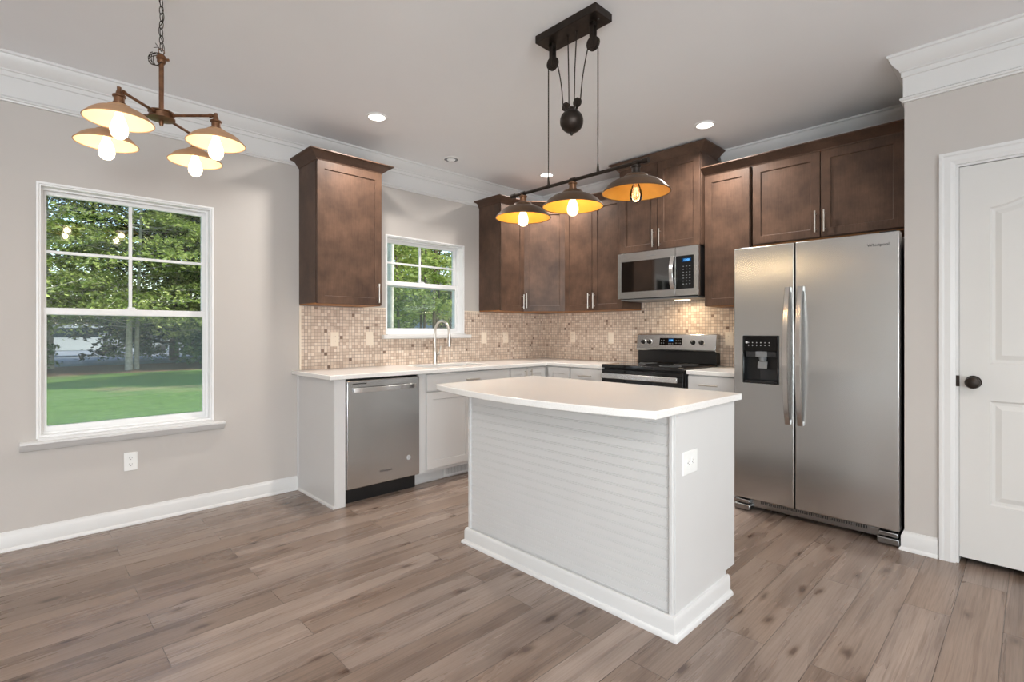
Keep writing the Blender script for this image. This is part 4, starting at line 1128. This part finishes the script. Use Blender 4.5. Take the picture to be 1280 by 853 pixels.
# ------------------------------------------------------------------ lampshades and bulbs
def shade_profile(r, h, neck):
    # outside then inside, z=0 at rim plane, open downwards
    o = [(r, 0.0), (r + 0.0015, 0.003), (r * 0.93, h * 0.20), (r * 0.82, h * 0.42), (r * 0.68, h * 0.61), (r * 0.54, h * 0.73), (r * 0.40, h * 0.79), (r * 0.365, h * 0.82), (r * 0.35, h * 0.93), (r * 0.30, h * 1.00), (neck + 0.008, h * 1.06), (neck, h * 1.10)]
    return o
def lamp_head(parent, c, r, h, outer, inner, lit, watts, hang, bulb_scale=1.0, color=(1.0, 0.74, 0.42), metal='bronze', top_z=0.11):
    """lamp shade, socket and bulb; c = centre of rim plane in parent's frame"""
    cx, cy, cz = c; neck = 0.017
    o = shade_profile(r, h, neck)
    bm = NB(); lathe(bm, o, 48, c)
    sh = obj('lamp_shade', bm, outer, parent, smooth=True)
    bm = NB(); lathe(bm, [(max(0.004, a - 0.0022), b - 0.0015 if i else b) for i, (a, b) in enumerate(o)], 48, c)
    obj('shade_lining', bm, inner, sh, smooth=True)
    bm = NB(); tube(bm, [(cx + r * math.cos(2 * PI * k / 48), cy + r * math.sin(2 * PI * k / 48), cz + 0.001) for k in range(48)], 0.0022, 8, closed=True)
    obj('rim', bm, outer, sh, smooth=True)
    zt = h * 1.08
    bm = NB(); lathe(bm, [(0.0, zt - 0.02), (0.016, zt - 0.02), (0.020, zt), (0.0205, zt + 0.006), (0.018, zt + 0.008), (0.018, zt + 0.026), (0.0225, zt + 0.028), (0.0225, zt + 0.034), (0.012, zt + 0.038), (0.010, zt + 0.05), (0.0, zt + 0.05)], 24, c)
    sk = obj('socket', bm, metal, parent, smooth=True)
    b = bulb_scale
    zb = zt - 0.034
    prof = [(0.0125 * b, zb), (0.014 * b, zb - 0.012 * b), (0.022 * b, zb - 0.032 * b), (0.0295 * b, zb - 0.056 * b), (0.031 * b, zb - 0.072 * b), (0.027 * b, zb - 0.090 * b), (0.016 * b, zb - 0.102 * b), (0.0, zb - 0.106 * b)]
    bm = NB(); lathe(bm, prof, 24, c)
    bu = obj('bulb', bm, 'bulb_lit' if lit else 'bulb_dim', parent, smooth=True)
    bm = NB()
    for k in range(5):
        a0 = 2 * PI * k / 5; a1 = a0 + PI / 5
        tube(bm, [(cx + 0.005 * b * math.cos(a0), cy + 0.005 * b * math.sin(a0), cz + zb - 0.030 * b), (cx + 0.011 * b * math.cos(a1), cy + 0.011 * b * math.sin(a1), cz + zb - 0.078 * b), (cx + 0.005 * b * math.cos(a0 + PI * 0.4), cy + 0.005 * b * math.sin(a0 + PI * 0.4), cz + zb - 0.032 * b)], 0.0011, 5)
    obj('filament', bm, 'fil_hot' if lit else 'fil_dim', bu)
    li = light('bulb_light', 'POINT', (cx, cy, cz + zb - 0.060 * b), watts, color, shadow_soft_size=0.022)
    li.parent = parent
    return sh

# ------------------------------------------------------------------ island pendant
PX, PY = 1.985, 1.610
e = thing('island_pendant', 'dark bronze pulley pendant with three dome shades on a bar above the island', 'pendant light', (PX, PY, H))
bm = NB(); box(bm, -0.066, 0.066, -0.192, 0.192, -0.040, 0.0); can_ = obj('canopy', bm, 'bronze', e, bevel=0.003)
bm = NB()
for s in (-1, 1): lathe(bm, [(0.0, -0.045), (0.006, -0.043), (0.007, -0.040)], 12, (0.0, s * 0.158, 0))
obj('canopy_screw', bm, 'bronze', can_)
yA, yB = 0.130, -0.128      # pulley y
BZ = 1.966 - H
def pulley(bm, y, z, r=0.034, w_=0.009):
    lathe(bm, [(r, -w_), (r * 0.80, -w_ * 0.35), (r * 0.80, w_ * 0.35), (r, w_), (r * 0.9, w_ * 1.15), (0.0, w_ * 1.15)], 24, (0, y, z), axis='x')
    lathe(bm, [(0.0, -w_ * 1.15), (r * 0.9, -w_ * 1.15), (r, -w_)], 24, (0, y, z), axis='x')
for y in (yA, yB):
    s = 1 if y > 0 else -1
    bm = NB(); pulley(bm, y, -0.142); pl = obj('pulley', bm, 'bronze', e, smooth=True)
    bm = NB()
    for sx_ in (-1, 1): box(bm, sx_ * 0.0135 - 0.002, sx_ * 0.0135 + 0.002, y - 0.011, y + 0.011, -0.165, -0.045)
    box(bm, -0.0155, 0.0155, y - 0.012, y + 0.012, -0.060, -0.0402); tube(bm, [(-0.017, y, -0.142), (0.017, y, -0.142)], 0.006, 10)
    obj('bracket', bm, 'bronze', pl, bevel=0.001)
ycA, ycB = 1.764 - PY, 1.468 - PY       # down cords
# counterweight
CWY = 0.004; CWZ = 2.262 - H
bm = NB(); lathe(bm, [(0.0, -0.072), (0.005, -0.070), (0.008, -0.062), (0.010, -0.0575)] + [(0.0585 * math.sin(a), -0.0585 * math.cos(a)) for a in [0.18 + k * (PI - 0.36) / 20 for k in range(21)]] + [(0.012, 0.060), (0.010, 0.070), (0.005, 0.076), (0.0, 0.077)], 32, (0, CWY, CWZ))
cw = obj('counterweight', bm, 'bronze', e, smooth=True)
pcs = []
for s in (1, -1):
    y = CWY + s * 0.036; z = CWZ + 0.083
    bm = NB(); pulley(bm, y, z, 0.022, 0.007)
    for sx_ in (-1, 1):
        v = []
        tube(bm, [(sx_ * 0.0095, y, z), (sx_ * 0.0095, CWY + s * 0.016, CWZ + 0.045)], 0.006, 8)
    obj('small_pulley', bm, 'bronze', cw, smooth=True)
R1 = 0.0285; R2 = 0.019
def cord(y_pul, s):
    yo = y_pul + s * R1
    pts = [(0, yo, BZ + 0.01), (0, yo, -0.142)]
    for k in range(1, 12): a = PI * k / 12; pts.append((0, y_pul + s * R1 * math.cos(a), -0.142 + R1 * math.sin(a)))
    pts.append((0, y_pul - s * R1, -0.142))
    ys = CWY + s * 0.036; zs = CWZ + 0.083
    for k in range(1, 6):
        t = k / 6; pts.append((0, (y_pul - s * R1) + ((ys + s * R2) - (y_pul - s * R1)) * t - s * 0.008 * math.sin(PI * t), -0.142 + (zs + 0.142) * t))
    for k in range(0, 9): a = PI * k / 8; pts.append((0, ys + s * R2 * math.cos(a), zs - R2 * math.sin(a)))
    pts += [(0, ys - s * (R2 - 0.002), zs + 0.15), (0, s * 0.028, -0.041)]
    bm = NB(); tube(bm, pts, 0.0030, 8)
    tube(bm, [(0, yo, BZ + 0.045), (0, yo, BZ + 0.008)], [0.004, 0.0075], 10); tube(bm, [(0, s * 0.028, -0.05), (0, s * 0.028, -0.040)], 0.006, 10)
    return obj('cord', bm, 'bronze', e, smooth=True)
cord(yA, 1); cord(yB, -1)
bm = NB(); tube(bm, [(0, 2.030 - PY, BZ), (0, 1.185 - PY, BZ)], 0.0085, 14)
for yy in (2.030, 1.954, 1.607, 1.2457, 1.195): tube(bm, [(0, yy - PY - 0.013, BZ), (0, yy - PY + 0.013, BZ)], 0.0125, 14)
obj('bar', bm, 'bronze', e, smooth=True)
for i, yy in enumerate((1.954, 1.607, 1.2457)):
    lamp_head(e, (0, yy - PY, 1.832 - H), 0.150, 0.080, 'bronze_shade', 'gold_in', i < 2, ISL_W if i < 2 else ISL_W * 0.15, None, 0.92, metal='copper_brown' if i < 2 else 'bronze')
    bm = NB(); tube(bm, [(0, yy - PY, 1.832 - H + 0.080 * 1.08 + 0.048), (0, yy - PY, BZ)], 0.011, 12); obj('stem', bm, 'bronze', e, smooth=True)

# ------------------------------------------------------------------ dining chandelier
CX, CY = 0.454, 2.676
e = thing('chandelier', 'bronze four-arm chandelier with cream-lined shades hanging on a chain by the tall window', 'chandelier', (CX, CY, H))
bm = NB(); lathe(bm, [(0.0, -0.030), (0.012, -0.030), (0.03, -0.024), (0.060, -0.012), (0.064, 0.0), (0.0, 0.0)], 32); obj('canopy', bm, 'bronze', e, smooth=True)
AZ = 2.160 - H
bm = NB(); lathe(bm, [(0.0, AZ - 0.045), (0.007, AZ - 0.044), (0.009, AZ - 0.034), (0.008, AZ - 0.022), (0.030, AZ - 0.020), (0.052, AZ - 0.016), (0.0525, AZ - 0.010), (0.045, AZ - 0.008), (0.045, AZ + 0.008), (0.050, AZ + 0.010), (0.050, AZ + 0.015), (0.034, AZ + 0.020), (0.012, AZ + 0.024), (0.0, AZ + 0.024)], 36)
obj('hub', bm, 'copper_brown', e, smooth=True)
bm = NB(); tube(bm, [(0, 0, AZ + 0.02), (0, 0, AZ + 0.235)], 0.0095, 14); obj('stem', bm, 'copper_brown', e, smooth=True)
LZ = AZ + 0.235
bm = NB(); lathe(bm, [(0.0, LZ - 0.01), (0.014, LZ - 0.006), (0.017, LZ + 0.002), (0.016, LZ + 0.01), (0.019, LZ + 0.013), (0.019, LZ + 0.022), (0.013, LZ + 0.030), (0.006, LZ + 0.036), (0.0, LZ + 0.037)], 24)
tube(bm, [(0.018, 0.0, LZ + 0.016), (0.028, 0.0, LZ + 0.020)], 0.006, 10)
tube(bm, [(0.011 * math.cos(a), 0, LZ + 0.046 + 0.013 * math.sin(a)) for a in [2 * PI * k / 16 for k in range(16)]], 0.0022, 8, closed=True)
obj('loop', bm, 'copper_brown', e, smooth=True)
# chain
bm = NB(); z = LZ + 0.066; k = 0
while z < -0.03:
    pts = []
    for q in range(18):
        a = 2 * PI * q / 18; u = 0.0085 * math.cos(a); v = 0.019 * math.sin(a)
        ang = math.radians(45 + 90 * (k % 2)); pts.append((u * math.cos(ang), u * math.sin(ang), z + v))
    tube(bm, pts, 0.0018, 6, closed=True); z += 0.0325; k += 1
obj('chain', bm, 'bronze', e, smooth=True)
# wires woven through the chain and coiled at the loop
rnd = random.Random(4)
bm = NB()
pts = []
for q in range(60):
    t = q / 59; zz = LZ + 0.02 + (-0.02 - (LZ + 0.02)) * t
    pts.append((0.011 * math.sin(t * 13), 0.009 * math.cos(t * 11), zz))
tube(bm, pts, 0.0016, 6)
rt = Vector((math.sin(YAW), -math.cos(YAW), 0))
for j in range(3):
    pts = []
    for q in range(44):
        a = 2 * PI * q / 43 * (1.5 + 0.2 * j) + j; rr = 0.026 + 0.005 * math.sin(a * 2.1 + j)
        p = rt * (-0.018 + rr * math.cos(a)) + Vector((0, 0, LZ + 0.012 + rr * 1.1 * math.sin(a))) + Vector((0.697, 0.717, 0)) * (0.014 * math.sin(a * 1.3 + j))
        pts.append(p)
    tube(bm, pts, 0.0015, 6)
p0 = Vector((0, 0, LZ + 0.05))
tube(bm, [p0, p0 + rt * -0.016 + Vector((0, 0, 0.016)), p0 + rt * -0.034 + Vector((0, 0, 0.014))], 0.0013, 6)
tube(bm, [p0 + rt * -0.010 + Vector((0, 0, 0.012)), p0 + rt * -0.026 + Vector((0, 0, 0.034))], 0.0013, 6)
obj('wire', bm, 'bronze', e, smooth=True)
dv = Vector((math.cos(YAW), math.sin(YAW), 0))
for d_ in (-dv, dv, -rt, rt):
    tip = d_ * 0.240
    bm = NB(); tube(bm, [d_ * 0.044 + Vector((0, 0, AZ)), tip + Vector((0, 0, AZ))], 0.0062, 12)
    tube(bm, [tip * 0.88 + Vector((0, 0, AZ)), tip * 0.93 + Vector((0, 0, AZ))], 0.0092, 12); tube(bm, [d_ * 0.042 + Vector((0, 0, AZ)), d_ * 0.056 + Vector((0, 0, AZ))], 0.009, 12)
    tube(bm, [tip + Vector((0, 0, AZ + 0.010)), tip + Vector((0, 0, AZ - 0.012))], 0.0075, 12)
    obj('arm', bm, 'copper_brown', e, smooth=True)
    lamp_head(e, (tip.x, tip.y, 2.036 - H), 0.1145, 0.062, 'rust_shade', 'cream_in', True, CHAND_W, None, 0.98, color=(1.0, 0.80, 0.55), metal='copper_brown')

# ------------------------------------------------------------------ outside
GZ = -0.25
tag(obj('lawn', B(-60, 90, YW + 0.17, 22.5, GZ - 0.3, GZ), 'grass'), 'green lawn outside the tall window', 'lawn', kind='stuff')
struct(obj('ground_leaf_strip', B(-60, 90, 22.5, 28.5, GZ - 0.3, GZ - 0.005), 'litter'), 'strip of brown leaf litter along the tree line')
struct(obj('ground_road', B(-80, 120, 28.5, 80, GZ - 0.3, GZ - 0.01), 'road'), 'grey paved road behind the trees')
struct(obj('ground_side_yard', B(-60, XL - 0.2, -60, YW + 0.17, GZ - 0.3, GZ), 'grass'), 'side yard lawn')
struct(obj('ground_rear_yard', B(XL - 0.2, 90, -60, YB - 0.2, GZ - 0.3, GZ), 'grass'), 'rear yard lawn')

def leaves_mesh(name, P, size, rng, flat=0.5, mat='leaf_a'):
    n = len(P); nrm = rng.normal(size=(n, 3)); nrm[:, 2] = np.abs(nrm[:, 2]) + flat * 2.0; nrm /= np.linalg.norm(nrm, axis=1)[:, None]
    a = rng.normal(size=(n, 3)); a -= (a * nrm).sum(1)[:, None] * nrm; a /= np.linalg.norm(a, axis=1)[:, None]
    b = np.cross(nrm, a); s = size * rng.uniform(0.6, 1.3, n)[:, None]
    V = np.stack([P - a * s, P - b * s * 0.55, P + a * s, P + b * s * 0.55], 1).reshape(-1, 3)
    me = bpy.data.meshes.new(name); me.vertices.add(4 * n); me.vertices.foreach_set('co', V.ravel().astype(np.float32))
    me.loops.add(4 * n); me.loops.foreach_set('vertex_index', np.arange(4 * n, dtype=np.int32))
    me.polygons.add(n); me.polygons.foreach_set('loop_start', np.arange(0, 4 * n, 4, dtype=np.int32)); me.polygons.foreach_set('loop_total', np.full(n, 4, dtype=np.int32))
    me.update(calc_edges=True); me.materials.append(M[mat]); return me

def make_tree(name, label, seed, h, r, z_low, n_br, per, leaf, lmat, bark, trunk_r, lean=0.0, loc=(0, 0, 0), stems=1):
    rng = np.random.default_rng(seed); e = thing(name, label, 'tree', loc, 0, None)
    bm = NB(); P = []
    for st in range(stems):
        off = np.array([0.0, 0.0]) if stems == 1 else rng.uniform(-0.35, 0.35, 2)
        ln = rng.uniform(-1, 1, 2) * lean
        tp = [Vector((off[0] + ln[0] * (k / 8) ** 1.3 * h, off[1] + ln[1] * (k / 8) ** 1.3 * h, h * k / 8)) for k in range(9)]
        rr = trunk_r * (1 if st == 0 else 0.75)
        tube(bm, tp, [rr * (1.25 - 0.12 * k if k == 0 else 1.0 - 0.11 * k) for k in range(9)], 10)
        for b in range(n_br // stems):
            s = rng.uniform(z_low / h, 0.98); ang = rng.uniform(0, 2 * PI)
            fi = s * 8; i = min(7, int(fi)); base = tp[i].lerp(tp[i + 1], fi - i)
            L = r * (1.05 - 0.75 * s ** 1.6) * rng.uniform(0.65, 1.1)
            tilt_ = rng.uniform(-0.05, 0.35)
            d = Vector((math.cos(ang), math.sin(ang), tilt_))
            mid = base + d * L * 0.55; end = base + d * L + Vector((0, 0, -0.12 * L))
            if b % 2 == 0: tube(bm, [base, mid, end], [rr * 0.22, rr * 0.12, rr * 0.04], 5)
            t = rng.uniform(0.15, 1.05, per) ** 0.8
            bp = np.array(base)[None] + (np.array(end) - np.array(base))[None] * t[:, None]; bp[:, 2] += np.sin(t * PI) * 0.12 * L
            side = np.array([-math.sin(ang), math.cos(ang), 0]); w_ = rng.normal(0, 0.20 * L, per) * (1.15 - t * 0.6)
            bp += side[None] * w_[:, None]; bp[:, 2] += rng.normal(0, 0.07, per) - np.abs(w_) * 0.12
            P.append(bp)
    obj('trunk', bm, bark, e, smooth=True)
    me = leaves_mesh('foliage', np.concatenate(P), leaf, rng, 0.5, lmat)
    o = bpy.data.objects.new('foliage', me); COL.objects.link(o); o.parent = e
    return e
G = 'trees along the edge of the lawn'
tA = make_tree('beech_tree', 'fresh green layered tree with pale twin trunks in the middle of the tall window', 3, 12.0, 4.6, 1.5, 150, 220, 0.085, 'leaf_a', 'bark_pale', 0.105, 0.035, (3.35, 24.4, GZ), 2)
tB = make_tree('leafy_tree', 'deep green broad tree at the right of the tall window view', 11, 11.0, 4.4, 0.9, 120, 200, 0.09, 'leaf_b', 'bark', 0.15, 0.02, (8.3, 26.0, GZ))
tC = make_tree('evergreen_tree', 'dark dense tree behind the tree line, nearest the tall window centre', 23, 13.0, 4.0, 0.6, 140, 110, 0.15, 'leaf_c', 'bark', 0.2, 0.0, (5.9, 31.5, GZ))
def put(src, x, y, rz, sc, label, group=None):
    c = copy_tree(src); c.location = (x, y, GZ); c.rotation_euler = (0, 0, rz); c.scale = (sc, sc, sc); c['label'] = label
    if group: c['group'] = group
    elif 'group' in c.keys(): del c['group']
    return c
put(tA, -2.0, 25.0, 1.2, 0.95, 'fresh green tree beyond the lawn, far left of the tall window')
for x, y, rz, sc in ((-6.2, 26.5, 3.0, 1.0), (-10.8, 25.4, 0.4, 0.95), (-15.5, 27.0, 5.1, 1.0)):
    put(tA, x, y, rz, sc, 'fresh green tree further left along the lawn, out past the tall window', 'trees further left along the lawn')
put(tA, 0.6, 27.2, 2.6, 1.0, 'fresh green layered tree at the left edge of the tall window view')
put(tA, 6.4, 23.9, 4.3, 0.72, 'smaller fresh green tree right of the pale twin trunks')
put(tB, 12.5, 25.5, 1.7, 1.0, 'deep green tree in the gap between the two window views')
for i, (x, y, rz, sc) in enumerate(((-4, 33, 0.5, 1), (10.0, 32.5, 2.2, 0.9), (14.5, 30, 3.3, 0.95))):
    put(tC, x, y, rz, sc, 'dark dense tree standing far back behind the layered green trees', 'dark trees behind the tree line')
for i, (x, y, rz, sc) in enumerate(((-12, 66, 0.5, 1.5), (-3, 63, 1.9, 1.4), (5.5, 66, 2.6, 1.5), (13, 62, 0.2, 1.4), (21, 65, 4.2, 1.5), (29, 60, 5.2, 1.5), (38, 58, 3.2, 1.5))):
    put(tC, x, y, rz, sc, 'dark dense tree in the far row beyond the grey road', 'far row of trees beyond the road')
tS = make_tree('shrub', 'low dark green shrub at the right foot of the tall window view', 51, 2.6, 1.7, 0.2, 50, 110, 0.08, 'leaf_b', 'bark', 0.05, 0.0, (6.0, 24.6, GZ))
put(tS, 3.9, 30.0, 2.0, 0.8, 'low shrub just behind the pale trunk of the layered tree')
put(tS, 0.3, 24.8, 4.0, 0.6, 'low shrub at the left foot of the tall window view')
# trees seen through the small window
tD = make_tree('slender_tree', 'slender leafy tree with thin dark trunks in the middle of the small window', 31, 8.5, 2.6, 1.7, 80, 90, 0.085, 'leaf_a', 'bark', 0.075, 0.05, (10.6, 15.6, GZ), 3)
put(tD, 8.9, 14.8, 2.1, 0.95, 'slender leafy tree at the left of the small window view')
put(tD, 12.8, 17.2, 4.0, 1.0, 'slender leafy tree at the right of the small window view')
put(tB, 19.0, 24.0, 3.6, 0.9, 'deep green tree right of the small window view, beside the pale house')
put(tA, 13.0, 22.5, 5.0, 0.8, 'fresh green tree filling the upper part of the small window')
# pale trunk close to the small window
e = thing('pale_tree', 'pale mottled tree trunk close outside the left edge of the small window', 'tree', (4.74, 8.0, GZ))
bm = NB(); tube(bm, [(0, 0, 0), (0.0, 0, 1.5), (0.02, 0.0, 3.2), (0.0, 0.05, 5.2), (0.1, 0.1, 7.5)], [0.085, 0.07, 0.066, 0.06, 0.03], 14); obj('trunk', bm, 'bark_pale', e, smooth=True)
rng = np.random.default_rng(5); P = rng.normal(size=(5000, 3)) * np.array([1.0, 1.0, 0.7]) + np.array([0.05, 0.1, 6.6])
o = bpy.data.objects.new('foliage', leaves_mesh('foliage', P, 0.07, rng, 0.4, 'leaf_a')); COL.objects.link(o); o.parent = e

# house behind the small window
e = thing('neighbouring_house', 'pale blue house with a grey roof behind the trees outside the small window', 'house', (25, 36, GZ), math.radians(-38))
bm = NB(); box(bm, -6, 6, -4, 4, 0, 3.6); obj('walls', bm, 'siding', e)
bm = NB(); v = [bm.verts.new(p) for p in ((-6.5, -4.5, 3.6), (6.5, -4.5, 3.6), (6.5, 4.5, 3.6), (-6.5, 4.5, 3.6), (-6.5, 0, 6.0), (6.5, 0, 6.0))]
for q in ((0, 1, 5, 4), (2, 3, 4, 5), (0, 4, 3), (1, 2, 5), (0, 3, 2, 1)): bm.faces.new([v[i] for i in q])
obj('roof', bm, 'roof', e)
for x in (-4, -1.3, 1.6, 4.2):
    fr = obj('window', B(x - 0.55, x + 0.55, -4.06, -4.0, 1.1, 2.6), 'vinyl', e, bevel=0.01); obj('pane', B(x - 0.47, x + 0.47, -4.07, -4.055, 1.18, 2.52), 'car_glass', fr)

def vehicle(label, loc, rz, paint, L=5.2, hh=1.9, van=True):
    e = thing('parked_van' if van else 'parked_car', label, 'vehicle', loc, rz)
    bm = NB()
    if van: pr = [(-L / 2, 0.35), (-L / 2, hh), (L / 2 - 1.2, hh), (L / 2 - 0.7, 1.15), (L / 2 - 0.05, 1.0), (L / 2, 0.35)]
    else: pr = [(-L / 2, 0.35), (-L / 2, 0.85), (-L / 2 + 0.8, 0.95), (-L / 2 + 1.4, hh), (L / 2 - 2.0, hh), (L / 2 - 1.2, 0.95), (L / 2, 0.8), (L / 2, 0.35)]
    A = [bm.verts.new((x, -0.9, z)) for x, z in pr]; C = [bm.verts.new((x, 0.9, z)) for x, z in pr]; bm.faces.new(A); bm.faces.new(C); n = len(pr)
    for k in range(n): bm.faces.new((A[k], A[(k + 1) % n], C[(k + 1) % n], C[k]))
    obj('body', bm, paint, e, bevel=0.06, seg=3)
    for y in (-0.915, 0.895):
        bm = NB(); box(bm, (-L / 2 + 0.3) if van else -0.95, L / 2 - (1.5 if van else 1.9), y, y + 0.02, (1.15 if van else 0.95), (hh - 0.2 if van else hh - 0.12)); obj('side_window', bm, 'car_glass', e, bevel=0.02)
    for x in (-L / 2 + 0.95, L / 2 - 0.95):
        for y in (-0.85, 0.85):
            bm = NB(); lathe(bm, [(0.0, -0.12), (0.26, -0.12), (0.33, -0.09), (0.33, 0.09), (0.26, 0.12), (0.0, 0.12)], 20, (x, y, 0.33), axis='y'); obj('wheel', bm, 'black', e, smooth=True)
    return e
vehicle('white van parked on the road, seen at the left of the tall window', (2.3, 40.0, GZ - 0.01), 0.15, 'car_white')
vehicle('silver car parked on the road behind the tree trunks', (8.2, 44.0, GZ - 0.01), 0.3, 'car_grey', 4.5, 1.4, False)
